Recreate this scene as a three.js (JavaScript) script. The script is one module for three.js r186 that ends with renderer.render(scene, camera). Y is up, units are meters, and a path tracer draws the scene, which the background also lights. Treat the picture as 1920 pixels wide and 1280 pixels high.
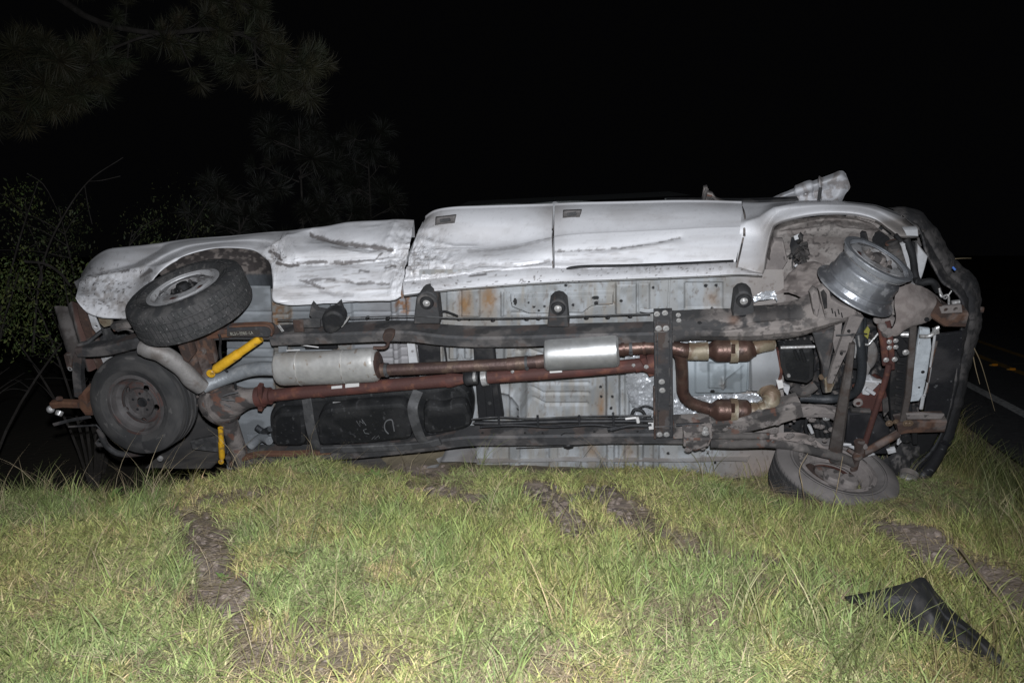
import * as THREE from 'three';
import { mergeGeometries, mergeVertices, toCreasedNormals } from 'three/addons/utils/BufferGeometryUtils.js';
import { Brush, Evaluator, SUBTRACTION } from 'three-bvh-csg';

// ---------------------------------------------------------------- camera, sky, flash, exposure
const scene = new THREE.Scene();
const FPX = 1566, PITCH = 6 * Math.PI / 180, EYE = new THREE.Vector3(0, 1.25, 0);
const camera = new THREE.PerspectiveCamera(2 * Math.atan(640 / FPX) * 180 / Math.PI, 1.5, 0.05, 900);
camera.position.copy(EYE); camera.rotation.x = -PITCH; scene.add(camera);

const skyData = new Float32Array(64 * 32 * 4);
for (let j = 0; j < 32; j++) for (let i = 0; i < 64; i++) {
  const k = (j * 64 + i) * 4; skyData[k] = 0.0011; skyData[k + 1] = 0.0011; skyData[k + 2] = 0.00125; skyData[k + 3] = 1;
}
const sky = new THREE.DataTexture(skyData, 64, 32, THREE.RGBAFormat, THREE.FloatType);
sky.mapping = THREE.EquirectangularReflectionMapping; sky.magFilter = THREE.LinearFilter; sky.needsUpdate = true;
scene.background = sky; scene.environment = sky;

const moon = new THREE.DirectionalLight(0xfff2e0, 0.001);           // a moonless overcast night: almost nothing
moon.position.set(-20, 30, 10); moon.castShadow = true; scene.add(moon, moon.target);
moon.shadow.camera.left = moon.shadow.camera.bottom = -12; moon.shadow.camera.right = moon.shadow.camera.top = 12;

const flash = new THREE.SpotLight(0xf3f7ff, 98, 0, 50 * Math.PI / 180, 0.92, 2);   // the camera's own flash, a hand above the lens
flash.position.set(0.02, 1.43, 0.03); flash.target.position.set(-0.4, 0.62, -4.9);
flash.castShadow = true; flash.shadow.radius = 1.6; flash.shadow.mapSize.set(2048, 2048); scene.add(flash, flash.target);

const renderer = new THREE.WebGLRenderer({ antialias: true });
renderer.toneMapping = THREE.LinearToneMapping; renderer.toneMappingExposure = 1;
renderer.shadowMap.enabled = true;

// ---------------------------------------------------------------- pixels of the photograph (1920 x 1280) to points in the place
const V = (x, y, z) => new THREE.Vector3(x, y, z);
const cF = V(0, -Math.sin(PITCH), -Math.cos(PITCH)), cU = V(0, Math.cos(PITCH), -Math.sin(PITCH)), cR = V(1, 0, 0);
const ray = (px, py) => cF.clone().addScaledVector(cR, (px - 960) / FPX).addScaledVector(cU, (640 - py) / FPX);
const atDepth = (px, py, d) => EYE.clone().addScaledVector(ray(px, py), d);
const onGround = (px, py, h = 0) => { const r = ray(px, py); return EYE.clone().addScaledVector(r, (h - EYE.y) / r.y); };

const truck = new THREE.Group(); truck.name = 'overturned_truck';
truck.position.copy(atDepth(960, 690, 4.95));
truck.rotation.set(27.5 * Math.PI / 180, -8 * Math.PI / 180, 2.2 * Math.PI / 180, 'YZX');
truck.userData = { label: 'white crew cab pickup truck rolled on its side with its underbody facing out', category: 'truck' };
scene.add(truck); truck.updateMatrixWorld(true);
// truck axes: x to its nose, y to its passenger side (up in the picture), z out of its underside
const tInv = truck.matrixWorld.clone().invert(), eyeT = EYE.clone().applyMatrix4(tInv);
function L(px, py, z = 0) { const r = ray(px, py).transformDirection(tInv); return eyeT.clone().addScaledVector(r, (z - eyeT.z) / r.z); }
const P = (list) => list.map((a) => L(a[0], a[1], a[2] ?? 0));
const dirT = (ax, ay, az) => cR.clone().multiplyScalar(ax).addScaledVector(cU, ay).addScaledVector(cF, -az).normalize().transformDirection(tInv);

// ---------------------------------------------------------------- noise
let seedState = 12345;
const rnd = () => { seedState = (seedState + 0x6d2b79f5) | 0; let t = Math.imul(seedState ^ (seedState >>> 15), 1 | seedState); t = (t + Math.imul(t ^ (t >>> 7), 61 | t)) ^ t; return ((t ^ (t >>> 14)) >>> 0) / 4294967296; };
const rr = (a, b) => a + (b - a) * rnd();
const hash = (x, y, s = 0) => { let h = Math.imul(x | 0, 374761393) + Math.imul(y | 0, 668265263) + Math.imul(s | 0, 974711); h = Math.imul(h ^ (h >>> 13), 1274126177); return ((h ^ (h >>> 16)) >>> 0) / 4294967296; };
const md = (a, n) => ((a % n) + n) % n;
function vn(x, y, per = 0, s = 0) {
  const xi = Math.floor(x), yi = Math.floor(y), fx = x - xi, fy = y - yi, u = fx * fx * (3 - 2 * fx), v = fy * fy * (3 - 2 * fy);
  const h = per ? (a, b) => hash(md(a, per), md(b, per), s) : (a, b) => hash(a, b, s);
  const a = h(xi, yi), b = h(xi + 1, yi), c = h(xi, yi + 1), d = h(xi + 1, yi + 1);
  return a + (b - a) * u + (c - a) * v + (a - b - c + d) * u * v;
}
function fbm(x, y, o = 4, per = 0, s = 0) { let f = 0, a = 0.5, n = 0; for (let i = 0; i < o; i++) { f += a * vn(x, y, per, s + i * 17); n += a; a *= 0.5; x *= 2; y *= 2; per *= 2; } return f / n; }
const ridge = (x, y, o = 4, s = 0) => { let f = 0, a = 0.5, n = 0; for (let i = 0; i < o; i++) { f += a * (1 - Math.abs(2 * vn(x, y, 0, s + i * 13) - 1)); n += a; a *= 0.55; x *= 1.9; y *= 1.9; } return f / n; };
const clamp = (x, a = 0, b = 1) => Math.min(b, Math.max(a, x));
const ss = (a, b, x) => { const t = clamp((x - a) / (b - a)); return t * t * (3 - 2 * t); };
const mix = (a, b, t) => a + (b - a) * t;
const mixc = (a, b, t) => [mix(a[0], b[0], t), mix(a[1], b[1], t), mix(a[2], b[2], t)];
const toS = (c) => Math.round(255 * clamp(c <= 0.0031308 ? c * 12.92 : 1.055 * Math.pow(c, 1 / 2.4) - 0.055));

// ---------------------------------------------------------------- materials: a base colour with layers of dust, rust, wear
function tex(n, fn, srgb = true, tile = 1) {
  const d = new Uint8Array(n * n * 4);
  for (let j = 0; j < n; j++) for (let i = 0; i < n; i++) {
    const c = fn(i / n, j / n), k = (j * n + i) * 4;
    if (srgb) { d[k] = toS(c[0]); d[k + 1] = toS(c[1]); d[k + 2] = toS(c[2]); } else d[k] = d[k + 1] = d[k + 2] = Math.round(255 * clamp(c));
    d[k + 3] = 255;
  }
  const t = new THREE.DataTexture(d, n, n); t.wrapS = t.wrapT = THREE.RepeatWrapping; t.magFilter = THREE.LinearFilter; t.minFilter = THREE.LinearFilter;
  if (srgb) t.colorSpace = THREE.SRGBColorSpace;
  t.repeat.set(1 / tile, 1 / tile); t.needsUpdate = true; return t;
}
const grain = tex(256, (u, v) => fbm(u * 16, v * 16, 5, 16, 3), false, 0.2);
const lumps = tex(256, (u, v) => fbm(u * 6, v * 6, 5, 6, 9), false, 0.35);
let texSeed = 100;
function layered(base, layers, n = 256, tile = 0.6) {      // layers: [colour, cells, threshold, softness, amount, stretch]
  const s0 = texSeed += 50;
  return tex(n, (u, v) => {
    let c = base.slice(), k = 0;
    const g = 0.82 + 0.36 * fbm(u * 24, v * 24, 3, 24, s0); c = c.map((x) => x * g);
    for (const [col, cells, th, soft, amt] of layers) { k++; c = mixc(c, col, amt * ss(th - soft, th + soft, fbm(u * cells, v * cells, 5, cells, s0 + k * 7))); }
    return c;
  }, true, tile);
}
const DUST = [0.25, 0.22, 0.2], RUST = [0.17, 0.065, 0.035], PALE = [0.33, 0.31, 0.29];
const std = (o) => new THREE.MeshStandardMaterial({ side: THREE.DoubleSide, ...o });
const lay = (base, layers, o = {}) => std({ map: layered(base, layers, 256, o.tile ?? 0.6), roughness: o.r ?? 0.7, metalness: o.m ?? 0, bumpMap: o.fine === false ? null : (o.lumpy ? lumps : grain), bumpScale: o.b ?? 0.0012 });
const M = {
  paint: new THREE.MeshPhysicalMaterial({ vertexColors: true, roughness: 0.42, clearcoat: 0.35, clearcoatRoughness: 0.25, side: THREE.DoubleSide, bumpMap: grain, bumpScale: 0.0002 }),
  painted: std({ vertexColors: true, roughness: 0.62, bumpMap: grain, bumpScale: 0.0004 }),
  dusty: std({ vertexColors: true, roughness: 0.95, bumpMap: grain, bumpScale: 0.0015 }),
  frame: lay([0.052, 0.051, 0.051], [[DUST, 5, 0.6, 0.1, 0.35], [[0.02, 0.02, 0.02], 8, 0.62, 0.08, 0.6], [[0.09, 0.06, 0.048], 9, 0.7, 0.05, 0.5]]),
  frameDusty: lay([0.1, 0.09, 0.082], [[DUST, 4, 0.47, 0.08, 0.85], [[0.03, 0.028, 0.027], 9, 0.55, 0.05, 0.75], [RUST, 10, 0.7, 0.04, 0.5]], { r: 0.92, b: 0.002 }),
  cross: lay([0.045, 0.044, 0.045], [[[0.09, 0.06, 0.045], 5, 0.58, 0.12, 0.6], [[0.12, 0.115, 0.11], 14, 0.66, 0.05, 0.5]]),
  black: lay([0.016, 0.016, 0.017], [[[0.06, 0.057, 0.054], 6, 0.62, 0.12, 0.6]], { r: 0.6 }),
  pitch: lay([0.012, 0.012, 0.0125], [[[0.07, 0.062, 0.056], 7, 0.6, 0.1, 0.5]], { r: 0.75, lumpy: true, b: 0.004 }),
  tank: lay([0.014, 0.0145, 0.015], [[[0.05, 0.049, 0.048], 4, 0.6, 0.15, 0.45], [[0.1, 0.1, 0.1], 22, 0.72, 0.04, 0.4]], { r: 0.5 }),
  strap: lay([0.075, 0.074, 0.073], [[[0.14, 0.135, 0.13], 12, 0.6, 0.08, 0.7], [[0.03, 0.03, 0.03], 9, 0.6, 0.08, 0.6]], { r: 0.6 }),
  rust: lay([0.105, 0.037, 0.028], [[[0.065, 0.029, 0.024], 6, 0.52, 0.12, 0.7], [[0.19, 0.08, 0.045], 10, 0.68, 0.07, 0.5]], { r: 0.75 }),
  rustDark: lay([0.075, 0.045, 0.034], [[[0.04, 0.03, 0.026], 6, 0.52, 0.12, 0.7], [[0.15, 0.08, 0.05], 10, 0.64, 0.07, 0.7], [DUST, 5, 0.66, 0.08, 0.4]], { r: 0.85, b: 0.002 }),
  rustOrange: lay([0.14, 0.07, 0.04], [[[0.11, 0.05, 0.03], 8, 0.5, 0.1, 0.8], [[0.06, 0.045, 0.04], 6, 0.6, 0.08, 0.8]], { r: 0.9, b: 0.002 }),
  pipe: lay([0.13, 0.082, 0.067], [[[0.085, 0.055, 0.05], 5, 0.5, 0.14, 0.7], [[0.2, 0.14, 0.1], 9, 0.66, 0.08, 0.6]], { r: 0.5, m: 0.45 }),
  cat: lay([0.11, 0.062, 0.048], [[[0.17, 0.12, 0.09], 6, 0.56, 0.12, 0.7], [[0.06, 0.04, 0.036], 8, 0.6, 0.1, 0.7]], { r: 0.42, m: 0.55 }),
  gold: lay([0.27, 0.225, 0.155], [[[0.15, 0.095, 0.06], 9, 0.52, 0.1, 0.8], [[0.42, 0.38, 0.31], 14, 0.62, 0.06, 0.7]], { r: 0.55, m: 0.2 }),
  alum: std({ map: layered([0.6, 0.585, 0.55], [[[0.44, 0.4, 0.34], 4, 0.58, 0.14, 0.6], [[0.3, 0.2, 0.12], 18, 0.74, 0.03, 0.6]]), roughness: 0.42, metalness: 0.5, bumpMap: grain, bumpScale: 0.0003 }),
  alumPlain: std({ map: layered([0.62, 0.62, 0.6], [[[0.5, 0.49, 0.46], 4, 0.58, 0.14, 0.6]]), roughness: 0.42, metalness: 0.75, bumpMap: grain, bumpScale: 0.0002 }),
  foil: std({ color: new THREE.Color().setRGB(0.8, 0.82, 0.84), roughness: 0.34, metalness: 0.6 }),
  tail: lay([0.25, 0.235, 0.22], [[[0.36, 0.34, 0.32], 4, 0.55, 0.14, 0.6], [[0.14, 0.11, 0.09], 7, 0.62, 0.1, 0.6]], { r: 0.6, m: 0.25 }),
  dust: lay([0.24, 0.212, 0.195], [[[0.17, 0.15, 0.14], 5, 0.54, 0.12, 0.7], [[0.05, 0.045, 0.042], 11, 0.7, 0.03, 0.8]], { r: 0.97, b: 0.002 }),
  dustDark: lay([0.13, 0.112, 0.102], [[[0.24, 0.21, 0.19], 5, 0.52, 0.1, 0.8], [[0.04, 0.036, 0.034], 8, 0.6, 0.06, 0.85], [RUST, 9, 0.68, 0.05, 0.6]], { r: 0.95, b: 0.0025 }),
  brownBar: lay([0.085, 0.072, 0.064], [[[0.15, 0.135, 0.125], 6, 0.58, 0.1, 0.7], [[0.06, 0.04, 0.03], 8, 0.58, 0.1, 0.7]], { r: 0.8 }),
  rubber: lay([0.034, 0.0335, 0.033], [[[0.085, 0.08, 0.075], 5, 0.56, 0.14, 0.65], [[0.15, 0.14, 0.13], 16, 0.73, 0.03, 0.5]], { r: 0.85 }),
  hose: lay([0.03, 0.033, 0.036], [[[0.1, 0.1, 0.1], 6, 0.62, 0.12, 0.5]], { r: 0.55 }),
  yellow: lay([0.72, 0.4, 0.025], [[[0.4, 0.2, 0.03], 9, 0.64, 0.06, 0.7], [[0.2, 0.12, 0.05], 16, 0.72, 0.03, 0.7]], { r: 0.42 }),
  steel: lay([0.44, 0.435, 0.43], [[[0.2, 0.185, 0.175], 5, 0.52, 0.14, 0.75], [[0.12, 0.1, 0.09], 14, 0.68, 0.04, 0.7]], { r: 0.5, m: 0.25 }),
  barrel: lay([0.32, 0.33, 0.345], [[[0.14, 0.14, 0.145], 5, 0.54, 0.12, 0.8], [[0.5, 0.5, 0.5], 12, 0.64, 0.06, 0.7]], { r: 0.36, m: 0.45 }),
  rimDark: lay([0.075, 0.068, 0.065], [[[0.13, 0.12, 0.115], 5, 0.56, 0.12, 0.7], [[0.1, 0.05, 0.04], 8, 0.62, 0.08, 0.7]], { r: 0.7, m: 0.2 }),
  bright: lay([0.6, 0.59, 0.57], [[[0.36, 0.33, 0.3], 8, 0.6, 0.1, 0.6]], { r: 0.4, m: 0.5, tile: 0.1 }),
  whiteLabel: std({ color: new THREE.Color().setRGB(0.72, 0.7, 0.67), roughness: 0.7 }),
  condenser: lay([0.56, 0.6, 0.62], [[[0.44, 0.46, 0.47], 4, 0.58, 0.12, 0.6], [[0.2, 0.19, 0.18], 16, 0.76, 0.02, 0.8]], { r: 0.55 }),
  galv: lay([0.28, 0.297, 0.308], [[[0.19, 0.2, 0.208], 4, 0.52, 0.16, 0.8], [[0.4, 0.41, 0.41], 7, 0.62, 0.1, 0.6]], { r: 0.5, m: 0.2 }),
  whitePanel: lay([0.58, 0.58, 0.58], [[[0.38, 0.36, 0.34], 5, 0.58, 0.1, 0.7], [[0.15, 0.13, 0.12], 12, 0.72, 0.03, 0.7]], { r: 0.5 }),
  bumper: lay([0.045, 0.043, 0.043], [[[0.13, 0.12, 0.112], 4, 0.5, 0.13, 0.75], [[0.02, 0.02, 0.02], 9, 0.6, 0.06, 0.7], [[0.2, 0.19, 0.18], 18, 0.7, 0.03, 0.6]], { r: 0.6, b: 0.002 }),
  splash: lay([0.02, 0.02, 0.022], [[[0.07, 0.066, 0.066], 4, 0.62, 0.14, 0.6], [[0.2, 0.2, 0.2], 24, 0.78, 0.02, 0.6]], { r: 0.5 }),
  glass: new THREE.MeshPhysicalMaterial({ color: new THREE.Color().setRGB(0.8, 0.85, 0.82), transmission: 0.9, roughness: 0.05, thickness: 0, side: THREE.DoubleSide }),
  white: std({ color: new THREE.Color().setRGB(0.66, 0.66, 0.66), roughness: 0.45 }),
  hood: std({ vertexColors: true, roughness: 0.55, bumpMap: lumps, bumpScale: 0.001 }),
  chalk: std({ color: new THREE.Color().setRGB(0.13, 0.13, 0.13), roughness: 0.95 }),
};

// ---------------------------------------------------------------- shapes
const creased = (g, a = 0.62) => { const q = toCreasedNormals(g, a); return q; };
function fill(g) {                                            // every geometry carries position, normal, uv; no index
  if (g.index) g = g.toNonIndexed();
  for (const k of Object.keys(g.attributes)) if (!['position', 'normal', 'uv', 'color'].includes(k)) g.deleteAttribute(k);
  if (!g.attributes.uv) { const p = g.attributes.position, a = new Float32Array(p.count * 2); for (let i = 0; i < p.count; i++) { a[2 * i] = p.getX(i); a[2 * i + 1] = p.getY(i) + p.getZ(i); } g.setAttribute('uv', new THREE.BufferAttribute(a, 2)); }
  return g;
}
function join(list) {
  list = list.map(fill); if (list.length === 1) return list[0];
  if (list.some((g) => g.attributes.color)) for (const g of list) if (!g.attributes.color) g.setAttribute('color', new THREE.BufferAttribute(new Float32Array(g.attributes.position.count * 3).fill(0.4), 3));
  return mergeGeometries(list);
}
function part(name, geo, mat, parent = truck, label) {
  const m = new THREE.Mesh(Array.isArray(geo) ? join(geo) : geo, mat); m.name = name; m.castShadow = m.receiveShadow = true;
  if (label) m.userData.label = label;
  parent.add(m); return m;
}
function thing(name, label, category, extra = {}) { const g = new THREE.Group(); g.name = name; g.userData = { label, category, ...extra }; scene.add(g); return g; }
const smoothPts = (pts, n) => new THREE.CatmullRomCurve3(pts, false, 'centripetal').getPoints(n);

function rounded(pts, r, n = 6) {              // corners of a pixel outline turned into arcs of about r pixels
  const out = [], m = pts.length;
  for (let i = 0; i < m; i++) { const p = pts[i], a = pts[(i + m - 1) % m], b = pts[(i + 1) % m], la = Math.hypot(a[0] - p[0], a[1] - p[1]), lb = Math.hypot(b[0] - p[0], b[1] - p[1]), k = Math.min(r, la * 0.45, lb * 0.45), s = [mix(p[0], a[0], k / la), mix(p[1], a[1], k / la)], e = [mix(p[0], b[0], k / lb), mix(p[1], b[1], k / lb)]; for (let j = 0; j <= n; j++) { const t = j / n; out.push([mix(mix(s[0], p[0], t), mix(p[0], e[0], t), t), mix(mix(s[1], p[1], t), mix(p[1], e[1], t), t)]); } }
  return out;
}
function ext(px, z, depth, { bevel = 0.004, smooth = 0, round = 0, holes = [], crease = 0.6 } = {}) {
  if (round) px = rounded(px, round);
  const to2 = (list) => list.map((a) => { const q = L(a[0], a[1], z); return new THREE.Vector2(q.x, q.y); });
  let pts = to2(px);
  if (smooth) pts = new THREE.SplineCurve([...pts, pts[0]]).getPoints(smooth).slice(0, -1);
  const sh = new THREE.Shape(pts);
  for (const h of holes) { const [hx, hy, rx, ry = rx] = h, c = L(hx, hy, z); const p = new THREE.Path(); p.absellipse(c.x, c.y, rx, ry, 0, Math.PI * 2, false, h[4] ?? 0); sh.holes.push(p); }
  const b = Math.min(bevel, depth / 2.5), d = depth - 2 * b;
  const g = new THREE.ExtrudeGeometry(sh, { depth: d, bevelThickness: b, bevelSize: b, bevelOffset: -b, bevelSegments: 2, curveSegments: 14 });
  g.translate(0, 0, z - d - b); const q = creased(g, crease), p = q.attributes.position, nm = q.attributes.normal, A = V(0, 0, 0), B = V(0, 0, 0), C = V(0, 0, 0);
  for (let i = 0; i < p.count; i += 3) { A.fromBufferAttribute(p, i); B.fromBufferAttribute(p, i + 1).sub(A); C.fromBufferAttribute(p, i + 2).sub(A); B.cross(C).normalize(); if (Math.abs(B.z) > 0.999) for (let k = 0; k < 3; k++) nm.setXYZ(i + k, 0, 0, Math.sign(B.z)); }
  return q;
}
const rect = (w, h, c = 0.006) => [[w / 2 - c, -h / 2], [w / 2, -h / 2 + c], [w / 2, h / 2 - c], [w / 2 - c, h / 2], [-w / 2 + c, h / 2], [-w / 2, h / 2 - c], [-w / 2, -h / 2 + c], [-w / 2 + c, -h / 2]];
const circ = (n = 12, a = 1, b = a) => Array.from({ length: n }, (_, i) => [a * Math.cos(i / n * 2 * Math.PI), b * Math.sin(i / n * 2 * Math.PI)]);
function sweep(pts, sec, { scale = () => 1, caps = true, up = V(0, 0, 1), crease = 0.62 } = {}) {
  const n = pts.length, m = sec.length, pos = [], uv = [], idx = []; let along = 0, per = [0];
  for (let j = 0; j < m; j++) per.push(per[j] + Math.hypot(sec[(j + 1) % m][0] - sec[j][0], sec[(j + 1) % m][1] - sec[j][1]));
  for (let i = 0; i < n; i++) {
    const t = pts[Math.min(i + 1, n - 1)].clone().sub(pts[Math.max(i - 1, 0)]).normalize();
    let u = up; if (Math.abs(t.dot(u)) > 0.95) u = V(0, 1, 0);
    const s = u.clone().cross(t).normalize(), b = t.clone().cross(s);
    if (i) along += pts[i].distanceTo(pts[i - 1]);
    let k = scale(i / (n - 1), i); if (typeof k === 'number') k = [k, k];
    for (let j = 0; j <= m; j++) { const q = pts[i].clone().addScaledVector(s, sec[j % m][0] * k[0]).addScaledVector(b, sec[j % m][1] * k[1]); pos.push(q.x, q.y, q.z); uv.push(along, per[j] * (k[0] + k[1]) / 2); }
  }
  for (let i = 0; i < n - 1; i++) for (let j = 0; j < m; j++) { const a = i * (m + 1) + j, b = a + m + 1; idx.push(a, a + 1, b, b, a + 1, b + 1); }
  if (caps) for (const i of [0, n - 1]) { const c = pos.length / 3; pos.push(pts[i].x, pts[i].y, pts[i].z); uv.push(0, 0); for (let j = 0; j < m; j++) { const a = i * (m + 1) + j; i ? idx.push(c, a, a + 1) : idx.push(c, a + 1, a); } }
  const g = new THREE.BufferGeometry(); g.setAttribute('position', new THREE.Float32BufferAttribute(pos, 3)); g.setAttribute('uv', new THREE.Float32BufferAttribute(uv, 2)); g.setIndex(idx);
  return creased(g, crease);
}
const tube = (list, r, { n = 12, smooth = 0, flat = 1, scale, caps = true } = {}) => {
  let pts = list[0].isVector3 ? list : P(list); if (smooth) pts = smoothPts(pts, smooth);
  return sweep(pts, circ(n, r, r * flat), { scale: scale ?? (() => 1), caps, crease: 0.9 });
};
const bar = (list, w, h, { c = 0.005, smooth = 0, scale } = {}) => { let pts = list[0].isVector3 ? list : P(list); if (smooth) pts = smoothPts(pts, smooth); return sweep(pts, rect(w, h, c), { scale: scale ?? (() => 1) }); };
const orient = (g, pos, dir) => { g.applyQuaternion(new THREE.Quaternion().setFromUnitVectors(V(0, 1, 0), dir)); g.translate(pos.x, pos.y, pos.z); return g; };
function lathe(prof, pos = V(0, 0, 0), dir = V(0, 1, 0), seg = 40, crease = 0.7, metres = true) {
  const g = new THREE.LatheGeometry(prof.map(([r, h]) => new THREE.Vector2(Math.max(r, 0.0001), h)), seg);
  if (metres) { const u = g.attributes.uv, R = Math.max(...prof.map((p) => p[0])), n = prof.length; let len = 0; const at = prof.map((p, i) => { if (i) len += Math.hypot(p[0] - prof[i - 1][0], p[1] - prof[i - 1][1]); return len; }); for (let i = 0; i < u.count; i++) u.setXY(i, u.getX(i) * 6.283 * R * 0.7, at[i % n]); }
  return orient(creased(g, crease), pos, dir);
}
const disk = (pos, dir, r, h, seg = 20) => lathe([[0, h], [r * 0.86, h], [r, h * 0.7], [r, 0]], pos, dir, seg, 0.5);
const boltAt = (px, py, z, r = 0.011, dir = V(0, 0, 1)) => { const p = L(px, py, z); return join([lathe([[0, 0.004], [r * 1.5, 0.004], [r * 1.5, 0]], p, dir, 14), lathe([[0, 0.014], [r * 0.8, 0.014], [r, 0.011], [r, 0.002]], p, dir, 6, 0.3)]); };
const bolts = (list, parent, mat = M.bright, name = 'bolt') => { for (const [x, y, z, r] of list) part(name, boltAt(x, y, z, r), mat, parent); };

const cr = (a, b, c, d, t) => 0.5 * (2 * b + (c - a) * t + (2 * a - 5 * b + 4 * c - d) * t * t + (3 * b - a - 3 * c + d) * t * t * t);
// a sheet through rows of [px, py, z]; every row has the same number of points. disp(px,py) pushes out along the normal, col(px,py) gives the paint there
function sheet(rows, nu, nv, { disp, col, hole, flip = false, linearV = false } = {}) {
  const R = rows.length, K = rows[0].length, at = (r, k, c) => rows[clamp(r, 0, R - 1)][clamp(k, 0, K - 1)][c];
  const pix = [], base = [];
  for (let j = 0; j <= nv; j++) for (let i = 0; i <= nu; i++) {
    const u = i / nu * (K - 1), v = j / nv * (R - 1), k = Math.min(Math.floor(u), K - 2), r = Math.min(Math.floor(v), R - 2), fu = u - k, fv = v - r, o = [];
    for (let c = 0; c < 3; c++) {
      const row = (q) => cr(at(q, k - 1, c), at(q, k, c), at(q, k + 1, c), at(q, k + 2, c), fu);
      o.push(linearV ? mix(row(r), row(r + 1), fv) : cr(row(r - 1), row(r), row(r + 1), row(r + 2), fv));
    }
    pix.push(o); base.push(L(o[0], o[1], o[2]));
  }
  const W = nu + 1, pos = new Float32Array(base.length * 3), uv = new Float32Array(base.length * 2), cl = new Float32Array(base.length * 3);
  for (let j = 0; j <= nv; j++) for (let i = 0; i <= nu; i++) {
    const n = j * W + i, q = base[n].clone();
    if (disp) {
      const a = base[j * W + Math.min(i + 1, nu)].clone().sub(base[j * W + Math.max(i - 1, 0)]), b = base[Math.max(j - 1, 0) * W + i].clone().sub(base[Math.min(j + 1, nv) * W + i]);
      const nn = a.cross(b).normalize(); if (nn.dot(V(0, 0.57, 0.82)) < 0) nn.negate();
      q.addScaledVector(nn, disp(pix[n][0], pix[n][1], i / nu, j / nv));
    }
    pos.set([q.x, q.y, q.z], n * 3); uv.set([base[n].x, base[n].y * 0.8 - base[n].z * 0.6], n * 2);
    const c = col ? col(pix[n][0], pix[n][1], i / nu, j / nv) : [1, 1, 1]; cl.set(c, n * 3);
  }
  const idx = [];
  for (let j = 0; j < nv; j++) for (let i = 0; i < nu; i++) {
    const a = j * W + i, b = a + W; if (hole && hole((pix[a][0] + pix[b + 1][0]) / 2, (pix[a][1] + pix[b + 1][1]) / 2)) continue;
    flip ? idx.push(a, a + 1, b, b, a + 1, b + 1) : idx.push(a, b, a + 1, b, b + 1, a + 1);
  }
  const g = new THREE.BufferGeometry(); g.setAttribute('position', new THREE.BufferAttribute(pos, 3)); g.setAttribute('uv', new THREE.BufferAttribute(uv, 2)); g.setAttribute('color', new THREE.BufferAttribute(cl, 3));
  g.setIndex(idx); g.computeVertexNormals(); return g;
}
const segD = (px, py, a, b) => { const dx = b[0] - a[0], dy = b[1] - a[1], t = clamp(((px - a[0]) * dx + (py - a[1]) * dy) / (dx * dx + dy * dy + 1e-9)); return [Math.hypot(px - a[0] - dx * t, py - a[1] - dy * t), Math.sign(dx * (py - a[1]) - dy * (px - a[0])), t]; };
const polyD = (px, py, line) => { let best = [1e9, 1, 0]; for (let i = 0; i + 1 < line.length; i++) { const d = segD(px, py, line[i], line[i + 1]); if (d[0] < best[0]) best = d; } return best; };
const blob = (px, py, cx, cy, rx, ry = rx) => Math.exp(-(((px - cx) / rx) ** 2) - (((py - cy) / ry) ** 2));
const inside = (px, py, poly) => { let c = false; for (let i = 0, j = poly.length - 1; i < poly.length; j = i++) { const [xi, yi] = poly[i], [xj, yj] = poly[j]; if ((yi > py) !== (yj > py) && px < (xj - xi) * (py - yi) / (yj - yi) + xi) c = !c; } return c; };
const box2 = (px, py, x0, y0, x1, y1, s = 3) => ss(x0 - s, x0 + s, px) * (1 - ss(x1 - s, x1 + s, px)) * ss(y0 - s, y0 + s, py) * (1 - ss(y1 - s, y1 + s, py));

// ================================================================ THE TRUCK: painted panels
const GRIME = [0.3, 0.27, 0.245], BARE_STREAK = [0.1, 0.084, 0.077];
const scrapesAndStreaks = [   // polyline, half width in pixels, strength
  [[[582, 437], [625, 448], [680, 455], [716, 462], [734, 468]], 3.6, 0.85], [[[555, 493], [600, 491], [640, 492], [700, 487], [728, 482]], 2, 0.8], [[[560, 523], [585, 531], [604, 539]], 2.6, 0.75],  // first entry is a dark streak along the upper bed fold
  [[[582, 525], [605, 523], [626, 524]], 2.2, 0.7], [[[650, 525], [664, 530], [692, 529], [728, 532]], 2.6, 0.7], [[[520, 494], [545, 498], [558, 496]], 3.4, 0.9], [[[508, 474], [522, 480], [528, 488]], 3, 0.85],
  [[[700, 489], [714, 474]], 2, 0.8], [[[675, 507], [690, 508]], 2.5, 0.7], [[[722, 502], [742, 500]], 2, 0.8], [[[600, 543], [625, 551], [660, 553]], 4, 0.35], [[[1042, 469], [1110, 467], [1160, 464], [1220, 457], [1276, 444]], 1.5, 0.6],
  [[[880, 517], [912, 513]], 1.8, 0.8], [[[848, 503], [905, 496], [960, 497]], 3.5, 0.4], [[[880, 470], [960, 460], [1030, 446]], 3, 0.3], [[[265, 520], [283, 508]], 3, 0.8], [[[165, 517], [205, 510], [243, 506]], 1.4, 0.7], [[[965, 498], [1010, 492], [1029, 483]], 2, 0.55],
  [[[1060, 478], [1130, 483], [1200, 489]], 5, 0.18], [[[620, 461], [690, 473], [715, 466]], 2, 0.4],
];
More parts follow.
